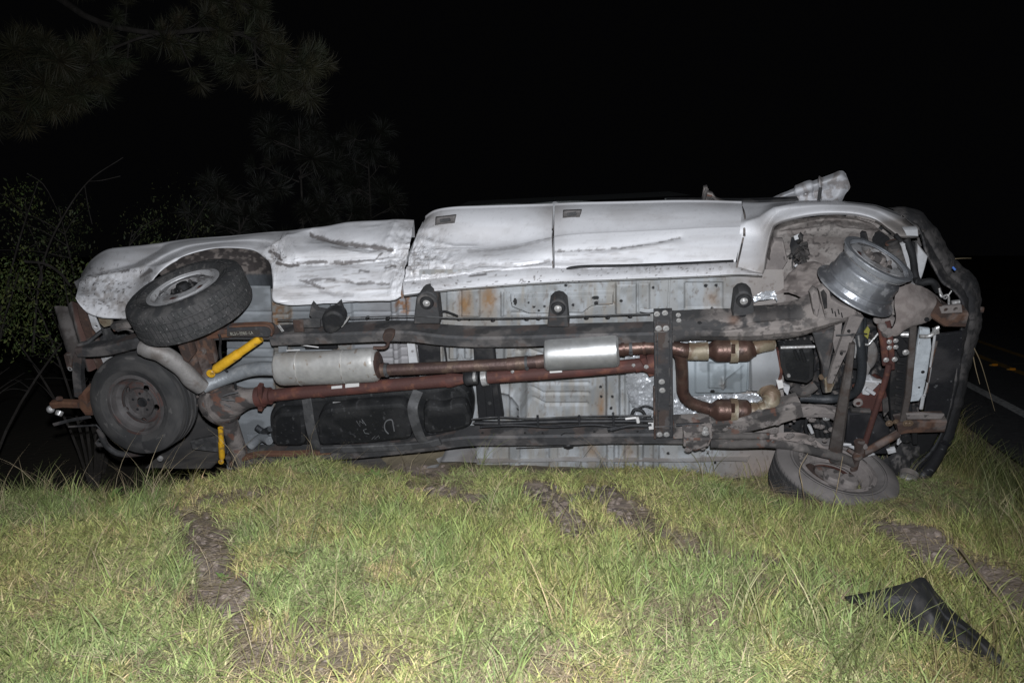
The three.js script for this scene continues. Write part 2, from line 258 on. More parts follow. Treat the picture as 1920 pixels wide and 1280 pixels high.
function paintAt(px, py) {
  let c = [0.76, 0.755, 0.76];
  const n1 = fbm(px / 40, py / 26, 4, 0, 5), n2 = fbm(px / 7, py / 7, 4, 0, 8), n3 = fbm(px / 90, py / 12, 4, 0, 11);
  c = mixc(c, [0.64, 0.625, 0.62], 0.6 * ss(0.5, 0.72, n3));
  let d = 0.14 * ss(0.52, 0.75, n1);
  const lane = (blob(px, py, 640, 525, 140, 42) + blob(px, py, 850, 500, 120, 40) + 0.6 * blob(px, py, 1150, 480, 150, 30)), n4 = fbm(px / 34, py / 2.2 + px / 60, 3, 0, 87);
  d += 0.55 * clamp(lane) * ss(0.6, 0.7, n4);
  d += 0.75 * blob(px, py, 195, 545, 45, 38) * ss(0.42, 0.62, n2) + 0.7 * blob(px, py, 240, 578, 26, 22) + 0.6 * blob(px, py, 272, 520, 20, 26) * ss(0.4, 0.6, n2);
  d += 0.6 * blob(px, py, 510, 485, 26, 26) * ss(0.35, 0.6, n2) + 0.5 * blob(px, py, 800, 408, 40, 20) + 0.5 * blob(px, py, 790, 470, 45, 55) * ss(0.42, 0.66, n2);
  d += 0.5 * blob(px, py, 1038, 400, 26, 30) + 0.8 * ss(1400, 1450, px) * ss(400, 425, py) + 0.55 * blob(px, py, 1400, 500, 40, 22) + 0.6 * blob(px, py, 1690, 425, 60, 14);
  d += 0.35 * blob(px, py, 560, 555, 80, 12) * n1 * 2 + 0.4 * blob(px, py, 1250, 505, 220, 8) * ss(0.45, 0.6, n2);
  c = mixc(c, GRIME, clamp(d, 0, 0.95));
  c = mixc(c, [0.09, 0.075, 0.07], 0.85 * ss(0.69, 0.74, fbm(px / 4, py / 3, 3, 0, 31)) * clamp(0.1 + 1.3 * blob(px, py, 200, 545, 60, 45) + blob(px, py, 272, 518, 22, 22) + blob(px, py, 520, 485, 34, 24) + 0.7 * blob(px, py, 790, 480, 50, 50)));
  for (const [l, w, s] of scrapesAndStreaks) { if (px < l[0][0] - 30 || px > l[l.length - 1][0] + 30) continue; const q = polyD(px, py, l); c = mixc(c, BARE_STREAK, s * (1 - ss(w * 0.6, w * 1.4, q[0] + 3.4 * (n2 - 0.5) * 2))); }
  return c;
}
const fold = (px, py, line, w, a) => { const q = polyD(px, py, line)[0] / w; return q > 4 ? 0 : a * (0.45 * Math.exp(-q * q) + 0.55 * Math.exp(-1.6 * q)); };      // a crease: sharp at its line
function dent(px, py) {
  let d = 0.009 * (fbm(px / 60, py / 40, 3, 0, 41) - 0.5) * (0.35 + 1.2 * ss(900, 700, px)) + 0.006 * (ridge(px / 70, py / 16 + px / 120, 2, 45) - 0.5) * (0.15 + ss(860, 760, px) * ss(515, 560, px));
  d -= fold(px, py, [[585, 440], [640, 452], [700, 463], [735, 471]], 13, 0.034) + fold(px, py, [[545, 492], [640, 492], [735, 481]], 9, 0.022);
  d += fold(px, py, [[500, 470], [530, 452], [585, 430]], 14, 0.018) - fold(px, py, [[300, 460], [250, 490], [180, 508]], 12, 0.02) + fold(px, py, [[330, 487], [300, 500], [245, 506]], 8, 0.012);
  d += fold(px, py, [[540, 447], [556, 480], [552, 496]], 10, 0.012) - fold(px, py, [[560, 525], [605, 540], [640, 553]], 9, 0.013) - fold(px, py, [[650, 527], [730, 533]], 8, 0.012);
  d += fold(px, py, [[740, 420], [728, 450], [742, 500], [735, 550]], 10, 0.012);
  if (px > 520 && px < 760) { const yl = 493 - 0.00022 * (px - 560) ** 2 + 2.5 * Math.sin(px / 13) * vn(px / 9, 3), k = ss(520, 545, px) * (1 - ss(735, 758, px)); d += k * 0.017 * (1 - ss(-1.2, 1.2, py - yl)) * Math.exp(-Math.max(0, yl - py) / 16); const y2 = 545 + 0.02 * (px - 640) + 2 * Math.sin(px / 17); d -= k * 0.006 * ss(-1.5, 1.5, py - y2); }
  if (px > 780 && px < 1037) { const yl = 500 - 0.06 * (px - 850) + 2 * Math.sin(px / 15); d += 0.009 * ss(780, 820, px) * (1 - ss(1000, 1035, px)) * (1 - ss(-1.2, 1.2, py - yl)) * Math.exp(-Math.max(0, yl - py) / 14); }
  const crush = blob(px, py, 790, 490, 50, 60) + 0.6 * blob(px, py, 745, 500, 26, 60) + 0.55 * blob(px, py, 190, 548, 55, 40) + 0.35 * blob(px, py, 860, 500, 70, 30) + 0.4 * blob(px, py, 520, 485, 24, 22);
  d += clamp(crush) * (0.034 * (ridge(px / 22, py / 20, 4, 51) - 0.55) + 0.008 * (fbm(px / 5, py / 5, 3, 0, 55) - 0.5));
  d -= fold(px, py, [[840, 505], [905, 494], [960, 499], [1030, 485]], 8, 0.014) + fold(px, py, [[1042, 468], [1140, 466], [1276, 444]], 7, 0.01) - fold(px, py, [[1042, 476], [1140, 476], [1260, 456]], 8, 0.006);
  d -= 0.03 * blob(px, py, 930, 448, 80, 22) + 0.02 * blob(px, py, 1060, 485, 60, 12);
  d += fold(px, py, [[790, 452], [850, 462], [890, 460]], 6, 0.012);
  return d;
}
const opt = { disp: (x, y, u, v) => dent(x, y) * ss(0.13, 0.27, v), col: paintAt };
// bed side: behind and over the arch, then the crushed front piece
const bA = [[152, 515, 141, 559, -0.15], [172, 487, 157, 580, -0.12], [200, 469, 185, 592, -0.1], [235, 464, 222, 595, -0.1], [262, 461, 246, 590, -0.1], [290, 457, 272, 548, -0.18], [315, 454, 297, 512, -0.3], [350, 450, 330, 487, -0.41], [385, 447, 365, 473, -0.48], [425, 444, 405, 465, -0.52], [465, 441, 448, 465, -0.52], [495, 438, 480, 471, -0.48], [515, 436, 502, 486, -0.4], [532, 435, 509, 505, -0.32]];
const bB = [[532, 435, 509, 505, -0.32], [536, 434.6, 511, 530, -0.22], [542, 434, 513, 562, -0.12], [575, 430, 545, 567, -0.12], [615, 424, 590, 565, -0.12], [655, 417, 640, 563, -0.12], [710, 414, 700, 562, -0.12], [750, 412, 735, 560, -0.12], [776, 413, 752, 552, -0.13]];
const between = (c, f, g, dz = 0) => [mix(c[0], c[2], f), mix(c[1], c[3], f), mix(-0.74, c[4], g) + dz];
const bedRows = (cols) => [cols.map((c) => [c[0] + 2, c[1] + 32, -1.0]), cols.map((c) => [c[0], c[1] + 0.5, -0.8]), cols.map((c) => between(c, 0.05, 0.1)), cols.map((c) => between(c, 0.3, 0.46)), cols.map((c) => between(c, 0.5, 0.6)), cols.map((c) => between(c, 0.78, 0.86)), cols.map((c) => between(c, 1, 1)), cols.map((c) => [c[2], c[3] + 1, c[4] - 0.05])];
const bedSide = part('bed_side', [sheet(bedRows(bA), 260, 110, opt), sheet(bedRows(bB), 190, 130, opt)], M.paint, truck, 'scraped and dented bed side over the rear wheel');
// cab doors, rocker, fender: [top x, y, crease x, y, bottom x, y]
const dR = [[797, 407, 771, 470, 757, 527], [815, 396, 790, 466, 780, 525], [850, 390, 835, 462, 830, 519], [900, 388, 892, 458, 886, 510], [960, 386, 957, 450, 950, 503], [1037, 383.5, 1034, 440, 1036, 498]];
const dF = [[1041, 383, 1039, 438, 1040, 498], [1090, 381, 1085, 434, 1085, 501], [1180, 379, 1175, 430, 1180, 498], [1260, 377, 1258, 426, 1260, 494], [1320, 377, 1320, 423, 1320, 491], [1391, 379, 1395, 421, 1380, 489]];
const doorRows = (cols) => [cols.map((c) => [c[0] + 2, c[1] + 45, -1.02]), cols.map((c) => [c[0], c[1] + 1, -0.79]), cols.map((c) => [c[0], c[1] + 3.5, -0.715]), cols.map((c) => [mix(c[0], c[2], 0.5), mix(c[1], c[3], 0.42), -0.575]), cols.map((c) => [c[2], c[3], -0.42]), cols.map((c) => [mix(c[2], c[4], 0.12), mix(c[3], c[5], 0.12), -0.378]), cols.map((c) => [mix(c[2], c[4], 0.55), mix(c[3], c[5], 0.55), -0.265]), cols.map((c) => [c[4], c[5], -0.18]), cols.map((c) => [c[4], c[5] + 1, -0.23])];
const rearDoor = part('rear_door', sheet(doorRows(dR), 180, 120, opt), M.paint, truck, 'crumpled rear door');
const frontDoor = part('front_door', sheet(doorRows(dF), 200, 110, opt), M.paint);
const rk = [[755, 527, 757, 552], [800, 523, 800, 547], [842, 518, 860, 541], [960, 505, 960, 533.5], [1030, 501, 1030, 529], [1100, 503.5, 1100, 525.5], [1180, 500.5, 1180, 522.5], [1260, 496.5, 1260, 519.5], [1330, 493, 1330, 516.5], [1380, 491, 1385, 514], [1428, 508, 1430, 516]];
const rocker = part('rocker_panel', sheet([rk.map((c) => [c[0], c[1], -0.22]), rk.map((c) => [c[0], c[1] + 1, -0.175]), rk.map((c) => [mix(c[0], c[2], 0.5), mix(c[1], c[3], 0.5), -0.11]), rk.map((c) => [c[2], c[3] - 3, -0.075]), rk.map((c) => [c[2], c[3], -0.07]), rk.map((c) => [c[2], c[3] + 3, -0.11])], 360, 26, { disp: (x, y) => dent(x, y) * 0.35, col: (x, y) => mixc(paintAt(x, y), [0.12, 0.1, 0.09], 0.7 * ss(0.72, 0.76, fbm(x / 6, y / 4, 3, 0, 77))) }), M.paint);
for (const [x, y] of [[992, 529], [1014, 528], [1066, 527], [1086, 526], [1236, 520], [1258, 518.5], [1330, 515.5], [1352, 514]]) part('drain_hole', disk(L(x, y, -0.076), V(0, 0.5, 0.85).normalize(), 0.007, 0.004, 12), M.black, rocker);
const fd = [[1393, 379, 1380, 512, -0.1], [1412, 380, 1406, 512, -0.1], [1425, 380, 1430, 509, -0.12], [1437, 380, 1438, 474, -0.22], [1450, 380, 1446, 437, -0.34], [1466, 380, 1457, 418, -0.42], [1496, 380, 1495, 406, -0.5], [1545, 380.5, 1545, 399, -0.54], [1600, 383.5, 1600, 400, -0.53], [1640, 388, 1640, 410, -0.5], [1668, 396, 1668, 429, -0.44], [1702, 410, 1690, 442, -0.4], [1742, 429, 1722, 441, -0.45]];
const fRows = (dz) => [fd.map((c) => [c[0] + 1, c[1] + 40, -1.0]), fd.map((c) => [c[0], c[1] + 1, -0.84]), fd.map((c) => between(c, 0.07, 0.12)), fd.map((c) => between(c, 0.3, 0.5, 0.02)), fd.map((c) => between(c, 0.5, 0.6, 0.035)), fd.map((c) => between(c, 0.8, 0.86, 0.02)), fd.map((c) => between(c, 1, 1)), fd.map((c) => [c[2] + 1, c[3] + 4, c[4] - 0.025])];
const fender = part('front_fender', sheet(fRows(), 260, 80, { disp: (x, y) => 0.5 * dent(x, y) + fold(x, y, [[1400, 420], [1425, 412], [1452, 394], [1500, 385], [1570, 384], [1640, 392], [1690, 412]], 9, 0.018), col: paintAt }), M.paint, truck, 'flared front fender');
// door handles, trim at their side, broken mirror stub, torn hood corner
for (const [x, y, w, h, a] of [[1072.5, 400.5, 18, 8.5, -0.04], [835, 412, 20, 9, -0.12]]) {
  const q = (dx, dy) => [x + dx * w - dy * h * 0.15, y + dy * h + dx * w * a, -0.62];
  const zz = y > 405 ? -0.64 : -0.62;
  const rows = [-1, -0.8, -0.2, 0.5, 0.9, 1].map((r) => [-1, -0.9, -0.4, 0.3, 0.9, 1].map((c) => { const p = q(c, r); return [p[0], p[1], zz + (Math.abs(r) < 0.99 && Math.abs(c) < 0.99 ? 0.035 : -0.03) - r * -0.03]; }));
  const hd = part('door_handle', sheet(rows, 24, 18, { col: (px, py) => mixc([0.09, 0.084, 0.08], [0.19, 0.175, 0.165], fbm(px / 4, py / 3, 3)) }), M.painted, y > 405 ? rearDoor : frontDoor, 'dusty recessed door handle');
  part('handle_grip', bar([[x - w * 0.5, y + 1.5, zz + 0.05], [x + w * 0.45, y - 0.5, zz + 0.05]], 0.022, 0.012), M.strap, hd);
}
part('door_seam', tube([[1048, 384, -0.79], [1043, 405, -0.67], [1036, 445, -0.41], [1035, 475, -0.3], [1037, 500, -0.18]], 0.0045, { n: 8, smooth: 40 }), M.dustDark);
part('door_seam', [tube([[1390, 384, -0.72], [1396, 400, -0.545], [1398, 420, -0.385]], 0.006, { n: 6, smooth: 16 }), tube([[1396, 428, -0.36], [1396, 442, -0.31]], 0.007, { n: 6 }), tube([[1394, 446, -0.3], [1388, 474, -0.2], [1380, 508, -0.1]], 0.006, { n: 6, smooth: 16 })], M.dustDark);
part('mirror_mount', [ext([[1316, 382], [1318, 366], [1320, 353], [1327, 351.5], [1329, 362], [1337, 364], [1344, 374], [1361, 381]], -0.8, 0.05, { bevel: 0.008 }), tube([[1319, 378, -0.77], [1323, 362, -0.78], [1326, 354, -0.8]], 0.012, { n: 8 }), tube([[1328, 379, -0.77], [1336, 370, -0.78], [1352, 380, -0.78]], 0.009, { n: 8 })], M.frameDusty, truck, 'snapped stub of the side mirror');
part('door_gap', bar([[1062, 503.5, -0.172], [1086, 500, -0.172], [1180, 497.5, -0.172], [1280, 493.5, -0.172], [1376, 489, -0.165]], 0.012, 0.02, { smooth: 24, c: 0.002, scale: (t) => [mix(0.9, 0.55, t) * ss(0, 0.06, t) + 0.05, 1] }), M.black, truck, 'dark open gap under the front door');
part('window_trim', bar([[1250, 377, -0.87], [1320, 377.5, -0.87], [1400, 378, -0.87], [1495, 374.5, -0.92]], 0.03, 0.05, { smooth: 16 }), M.black);
const hoodCol = (x, y) => mixc([0.5, 0.5, 0.51], [0.3, 0.28, 0.27], ss(0.45, 0.65, fbm(x / 9, y / 9, 4, 0, 61)));
const hoodEdge = part('hood', [sheet([
  [[1432, 378, -1.02], [1470, 361, -1.02], [1510, 345, -1.02], [1548, 331, -1.02], [1577, 320, -1.02], [1586, 325, -1.0]],
  [[1436, 379, -0.97], [1472, 366, -0.97], [1512, 352, -0.96], [1550, 340, -0.95], [1578, 330, -0.95], [1591, 338, -0.97]],
  [[1440, 380, -0.98], [1476, 372, -0.99], [1516, 363, -0.99], [1552, 356, -0.98], [1578, 350, -0.95], [1594, 352, -0.98]],
  [[1442, 382, -0.95], [1480, 379, -0.95], [1520, 376, -0.95], [1552, 373, -0.95], [1570, 372, -0.93], [1584, 366, -0.96]],
  [[1444, 388, -1.0], [1482, 388, -1.0], [1522, 388, -1.0], [1552, 388, -1.0], [1568, 388, -1.0], [1576, 384, -1.0]]], 90, 50, {
  disp: (x, y) => 0.006 * (ridge(x / 26, y / 18, 3, 71) - 0.5) + 0.014 * box2(x, y, 1491, 340, 1524, 372, 2) + 0.02 * box2(x, y, 1536, 330, 1540, 376, 1) - 0.02 * blob(x, y, 1511, 363, 3, 4), col: hoodCol }),
  ext([[1438, 381], [1470, 363], [1510, 346], [1548, 332], [1577, 321], [1585, 326], [1590, 350], [1575, 380]], -1.03, 0.015)], M.hood, truck, 'torn corner of the hood sticking up above the fender');
part('hood_stay', bar([[1535, 381, -0.93], [1539, 352, -0.93]], 0.02, 0.015), M.strap, hoodEdge);
// far side of the cab and bed: roof, glass, hood skin, driver side, tailgate
const quadSheet = (pts, nu, nv, fn) => { const g = new THREE.PlaneGeometry(1, 1, nu, nv), p = g.attributes.position; for (let i = 0; i < p.count; i++) { const q = fn(p.getX(i) + 0.5, p.getY(i) + 0.5); p.setXYZ(i, q[0], q[1], q[2]); } g.computeVertexNormals(); return g; };
const yC = -0.12;
part('cab_roof', quadSheet(0, 30, 30, (u, v) => { const a = (v - 0.5) * 1.16, s = Math.sin(a * 2.2); return [-0.42 + 1.35 * u, yC + 0.62 * Math.sign(s) * Math.pow(Math.abs(s), 0.8), -1.42 + 0.1 * Math.pow(Math.abs(v - 0.5) * 2, 3) + 0.04 * fbm(u * 6, v * 6, 3, 0, 4) + 0.3 * Math.pow(u, 5)]; }), M.white);
for (const [x0, x1] of [[-0.4, 0.22], [0.27, 1.1]]) part('side_window', quadSheet(0, 6, 6, (u, v) => [mix(x0, x1, u) - v * 0.12 * (x1 > 1 ? 1 : 0), 0.63 - 0.14 * v, -0.95 - 0.4 * v]), M.glass);
part('windshield', quadSheet(0, 10, 10, (u, v) => [1.65 - 0.7 * v + 0.05 * Math.sin(u * Math.PI), yC + (u - 0.5) * (1.35 - 0.2 * v), -0.98 - 0.34 * v]), M.glass);
part('hood_skin', quadSheet(0, 30, 30, (u, v) => [1.55 + 0.95 * u, yC + (v - 0.62) * 0.95, -1.12 + 0.06 * u * u - 0.06 * Math.sin(v * Math.PI) + 0.03 * fbm(u * 5, v * 5, 3, 0, 15)]), M.white);
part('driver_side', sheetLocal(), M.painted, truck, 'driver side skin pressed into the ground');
function sheetLocal() {
  const g = new THREE.PlaneGeometry(1, 1, 180, 30), p = g.attributes.position, c = new Float32Array(p.count * 3);
  for (let i = 0; i < p.count; i++) {
    const u = p.getX(i) + 0.5, v = p.getY(i) + 0.5, x = -2.75 + 5.0 * u, arch = Math.max(0, 1 - ((x + 1.78) / 0.46) ** 2, 1 - ((x - 1.92) / 0.48) ** 2);
    const z0 = -0.14 - 0.36 * Math.sqrt(arch), z = mix(z0, -0.95, v);
    p.setXYZ(i, x, -0.86 - 0.07 * Math.sin(v * Math.PI) + 0.03 * (fbm(x * 4, z * 5, 4, 0, 3) - 0.5) - 0.05 * (x < -0.6 ? 1 : 0), z);
    c.set(mixc(x < -0.75 ? [0.075, 0.072, 0.07] : [0.42, 0.41, 0.4], x < -0.75 ? [0.12, 0.11, 0.1] : GRIME, ss(0.4, 0.6, fbm(x * 5, z * 5, 4, 0, 6))), i * 3);  // skin along the bed coloured dark grey to stand in for shade
  }
  g.setAttribute('color', new THREE.BufferAttribute(c, 3)); g.computeVertexNormals(); return g;
}

// ================================================================ floor pans, authored as pressed relief
const rustSpot = (x, y) => Math.max(blob(x, y, 872, 568, 12, 28), blob(x, y, 917, 560, 14, 24), 0.9 * blob(x, y, 752, 575, 9, 18), 0.8 * blob(x, y, 1127, 770, 7, 22), 0.6 * blob(x, y, 1140, 567, 14, 3), 0.5 * blob(x, y, 1110, 845, 12, 20), 0.5 * blob(x, y, 1335, 565, 14, 18), 0.45 * blob(x, y, 1180, 850, 10, 20), 0.5 * blob(x, y, 520, 590, 12, 20));
const holesAt = [[967, 560, 3.4, 7], [1117, 553, 7, 3.5], [1118, 563.5, 4.4, 4], [1002, 570, 2.4], [1011, 577, 2.6], [1022, 569, 2.4], [1075, 567, 2.8], [1061, 535, 3], [1165, 559, 3], [1225, 539, 3], [1336, 582, 4], [1324, 538, 3.6], [1344, 538, 3.2], [1126, 734, 3], [1127, 752, 2.8], [1148, 744, 2.6], [1146, 766, 3], [1150, 775, 2.4], [1208, 757, 4], [972, 760, 2.4], [973, 775, 2.8], [1253, 850, 3], [1341, 867, 2.6], [1336, 731, 4], [880, 600, 2], [1083, 831, 2.6], [992, 562, 2]];
function pressed(x, y) {
  let d = 0.006 * (fbm(x / 30, y / 30, 3, 0, 91) - 0.5);
  d += 0.03 * (inside(x, y, [[958, 550], [992, 552], [1088, 548], [1150, 547], [1150, 566], [1110, 568], [1092, 582], [992, 583], [960, 570]]) ? 1 : 0);
  for (const [x0, y0, x1, y1, h] of [[838, 545, 862, 592, 0.012], [866, 540, 900, 592, 0.016], [940, 545, 944, 592, 0.02], [1155, 528, 1194, 586, 0.03], [1196, 528, 1218, 586, 0.02], [1284, 530, 1356, 580, -0.018], [1137, 700, 1162, 784, 0.045], [1172, 640, 1180, 784, 0.02], [956, 690, 986, 784, 0.02], [928, 632, 946, 690, 0.035], [843, 625, 858, 670, 0.03], [872, 625, 884, 670, 0.025], [955, 828, 975, 890, 0.02], [1030, 828, 1046, 890, 0.015], [1138, 828, 1152, 892, 0.03], [1160, 828, 1172, 892, 0.02], [1196, 828, 1206, 892, 0.03], [1225, 828, 1236, 892, 0.02], [818, 632, 832, 690, 0.03], [905, 632, 924, 690, 0.02]]) d += h * box2(x, y, x0, y0, x1, y1, 2.2);
  for (const [yy, x0, x1] of [[727, 1000, 1108], [746, 1006, 1108], [766, 1010, 1106], [707, 1000, 1100]]) { const yl = yy + (x < x0 + 12 ? (x0 + 12 - x) * -0.55 : 0); d -= 0.014 * Math.exp(-(((y - yl) / 2.2) ** 2)) * ss(x0 - 16, x0 - 6, x) * (1 - ss(x1 - 6, x1, x)); }
  for (const yy of [648, 662, 677]) { const yl = yy + 0.35 * (x - 985); d -= 0.014 * Math.exp(-(((y - yl) / 2.4) ** 2)) * ss(964, 972, x) * (1 - ss(1015, 1022, x)); }
  d += fold(x, y, [[940, 730], [962, 735], [975, 752], [978, 790]], 7, 0.035) + fold(x, y, [[1110, 832], [1090, 858], [1084, 872]], 3, 0.02) - fold(x, y, [[1256, 524], [1253, 580]], 1.3, 0.012);
  d -= fold(x, y, [[960, 586], [995, 587], [1092, 586], [1110, 572], [1150, 569]], 2, 0.008);
  d -= 0.05 * (y > 632 && y < 790 && x > 975 && x < 1230 ? 1 - ss(80, 130, Math.abs(y - 680)) * 0.5 : 0) * ss(975, 990, x);
  return d;
}
function floorCol(x, y) {
  const n = fbm(x / 26, y / 30, 4, 0, 95), n2 = fbm(x / 5, y / 8, 4, 0, 97);
  let c = mixc([0.37, 0.385, 0.39], [0.25, 0.255, 0.25], ss(0.4, 0.65, n));
  c = mixc(c, [0.29, 0.27, 0.235], 0.75 * ss(0.4, 0.7, fbm(x / 9, y / 50, 4, 0, 99)) * (x < 1170 ? 1 : 0.5));
  c = mixc(c, [0.27, 0.15, 0.06], 0.9 * clamp(rustSpot(x, y) * (0.35 + 1.3 * n2)));
  c = mixc(c, [0.3, 0.265, 0.24], 0.85 * ss(1340, 1420, x) + 0.7 * ss(1290, 1400, x) * ss(835, 880, y));
  c = mixc(c, [0.15, 0.12, 0.1], 0.5 * ss(0.66, 0.74, n2));
  for (const [hx, hy, a, b = a] of holesAt) if (((x - hx) / a) ** 2 + ((y - hy) / b) ** 2 < 1) c = [0.02, 0.02, 0.02];
  return c;
}
const flat = (x0, x1, y0, y1, z, zB = z, k = 4) => [0, 1, 2].map((j) => Array.from({ length: k }, (_, i) => [mix(x0, x1, i / (k - 1)), mix(y0, y1, j / 2), mix(z, zB, j / 2)]));
part('cab_floor', sheet(flat(786, 1470, 505, 905, -0.2), 520, 300, { disp: pressed, col: floorCol, linearV: true, hole: (x, y) => (x < 893 && y > 820) || y > 888 + 12 * ss(1180, 1300, x) + 4 * Math.sin(x / 14) }), M.painted, truck, 'pale pressed steel cab floor');
function bedPress(x, y) { let d = 0.004 * (fbm(x / 20, y / 20, 3, 0, 111) - 0.5); for (const [x0, x1, h] of [[512, 545, 0.035], [622, 662, 0.03], [735, 746, 0.02], [745, 762, -0.02]]) d += h * box2(x, y, x0 + (y - 600) * 0.05, 500, x1 + (y - 600) * 0.05, 900, 2.5); for (const yy of [585, 655, 672, 692, 712]) d -= 0.008 * Math.exp(-(((y - yy) / 2) ** 2)); return d; }
function bedCol(x, y) {
  const n = fbm(x / 40, y / 14, 4, 0, 121), n2 = fbm(x / 6, y / 6, 4, 0, 123);
  let c = mixc([0.275, 0.292, 0.302], [0.185, 0.195, 0.2], ss(0.36, 0.64, n));
  c = mixc(c, [0.33, 0.32, 0.32], ss(650, 700, x) * (y > 620 ? 1 : 0.4));
  const rail = Math.max(box2(x, y, 512, 480, 548, 900, 3), box2(x, y, 622, 610, 662, 900, 3) * 0.8);
  c = mixc(c, mixc([0.2, 0.19, 0.17], [0.17, 0.125, 0.09], ss(0.5, 0.66, n2)), rail);
  c = mixc(c, [0.22, 0.1, 0.035], 0.85 * clamp(box2(x, y, 742, 540, 768, 590, 4) + blob(x, y, 520, 590, 10, 26)) * ss(0.3, 0.6, n2));
  return c;
}
part('bed_floor', sheet(flat(425, 788, 536, 880, -0.3), 280, 220, { disp: bedPress, col: bedCol, linearV: true }), M.painted, truck, 'grey corrugated underside of the bed');
part('bed_cross_sill', ext([[563, 628], [622, 626], [632, 655], [572, 655]], -0.24, 0.05), M.black);
part('bed_cross_sill', ext([[780, 622], [824, 626], [826, 682], [786, 682]], -0.16, 0.06), M.black);
part('bed_cross_sill', ext([[760, 621], [774, 621], [784, 682], [766, 682]], -0.2, 0.03), M.whitePanel);
part('mount_arm', ext([[520, 632], [535, 630], [538, 664], [522, 668]], -0.12, 0.03), M.galv);
part('hanger_plate', ext([[513, 630], [537, 628], [532, 642], [516, 646]], -0.06, 0.03), M.rustDark);
for (const [a, b] of [[[537, 643, -0.1], [597, 651, -0.1]], [[537, 657, -0.1], [562, 656, -0.1], [597, 650, -0.1]]]) part('loose_wire', tube([a, ...(Array.isArray(b[0]) ? b : [b])], 0.0035, { n: 6 }), M.whiteLabel);
part('wheel_housing', sheet([[[296, 512, -0.33], [340, 482, -0.46], [400, 466, -0.55], [450, 466, -0.55], [484, 474, -0.5], [505, 494, -0.4], [512, 540, -0.25]], [[330, 540, -0.5], [360, 505, -0.56], [400, 490, -0.6], [446, 490, -0.6], [478, 498, -0.56], [500, 515, -0.46], [512, 560, -0.3]], [[360, 590, -0.5], [380, 560, -0.55], [410, 545, -0.58], [445, 545, -0.58], [472, 550, -0.54], [496, 565, -0.48], [516, 585, -0.34]]], 120, 60, {
  disp: (x, y) => 0.012 * (fbm(x / 12, y / 9, 3, 0, 7) - 0.5), col: (x, y) => { const s = fbm(x / 9, y / 7, 4, 0, 133); let c = mixc([0.2, 0.17, 0.15], [0.06, 0.05, 0.046], ss(0.42, 0.56, s)); return y > 510 ? mixc(c, [0.085, 0.093, 0.1], ss(510, 518, y) * ss(440, 470, x)) : c; } }), M.dusty, truck, 'muddy inside of the rear wheel arch');

// ================================================================ frame
const railSec = (w, h) => rect(w, h, 0.014);
// [px, py of the middle of the bottom face]
part('frame_rail', sweep(smoothPts(P([[512, 623, -0.07], [560, 621, -0.07], [640, 618, -0.07], [715, 615, -0.07], [775, 615.5, -0.07], [830, 622, -0.07], [890, 625, -0.07], [960, 624.5, -0.07], [1060, 621, -0.07], [1170, 618.5, -0.07], [1262, 616, -0.07]]).map((p) => p.add(V(0, -0.022, 0))), 60), rect(0.078, 0.14, 0.012)), M.frame, truck, 'upper frame rail');
part('frame_rail', sweep(smoothPts(P([[150, 655, 0.02], [200, 652, 0.02], [265, 637, 0.02], [330, 628, -0.02], [420, 622, -0.07], [512, 622, -0.072]]), 40), rect(0.07, 0.1, 0.012)), M.frame);
part('frame_rail', sweep(smoothPts(P([[430, 850, -0.09], [640, 838, -0.09], [800, 822, -0.07], [880, 812, -0.07], [960, 811, -0.07], [1060, 809, -0.07], [1170, 807, -0.07], [1290, 807, -0.07]]).map((p) => p.add(V(0, -0.022, 0))), 50), rect(0.085, 0.13, 0.012)), M.frame, truck, 'lower frame rail');
part('frame_flange', bar([[890, 792, -0.02], [940, 793, -0.015], [1060, 789, -0.015], [1225, 788, -0.015]], 0.02, 0.03), M.black);
part('crossmember', [ext([[1226, 586], [1261, 585], [1263, 820], [1228, 822]], 0.05, 0.05, { bevel: 0.008 }), ext([[1231, 600], [1256, 600], [1258, 806], [1233, 806]], 0.056, 0.02, { bevel: 0.01 })], M.cross, truck, 'dark bolted transmission crossmember');
bolts([[1232, 588, 0.05], [1247, 586, 0.05], [1235, 615, 0.056, 0.012], [1249, 615, 0.056, 0.012], [1241, 715, 0.056, 0.012], [1242, 731, 0.056, 0.012], [1237, 814, 0.05, 0.012], [1250, 814, 0.05, 0.012], [1272, 590, 0.01, 0.009], [1273, 600, 0.01, 0.009]], truck.children.at(-1));
part('rust_edge', bar([[1226.5, 725, 0.045], [1228, 820, 0.045]], 0.012, 0.03), M.rustDark);
part('crossmember', [ext([[886, 634], [924, 632], [930, 690], [944, 785], [897, 788], [893, 740], [890, 700]], -0.06, 0.06, { bevel: 0.01 }), ext([[906, 712], [921, 712], [929, 786], [912, 786]], -0.052, 0.02, { bevel: 0.008 })], M.black, truck, 'dark carrier crossmember');
bolts([[918, 755, -0.05, 0.008]], truck.children.at(-1), M.strap);
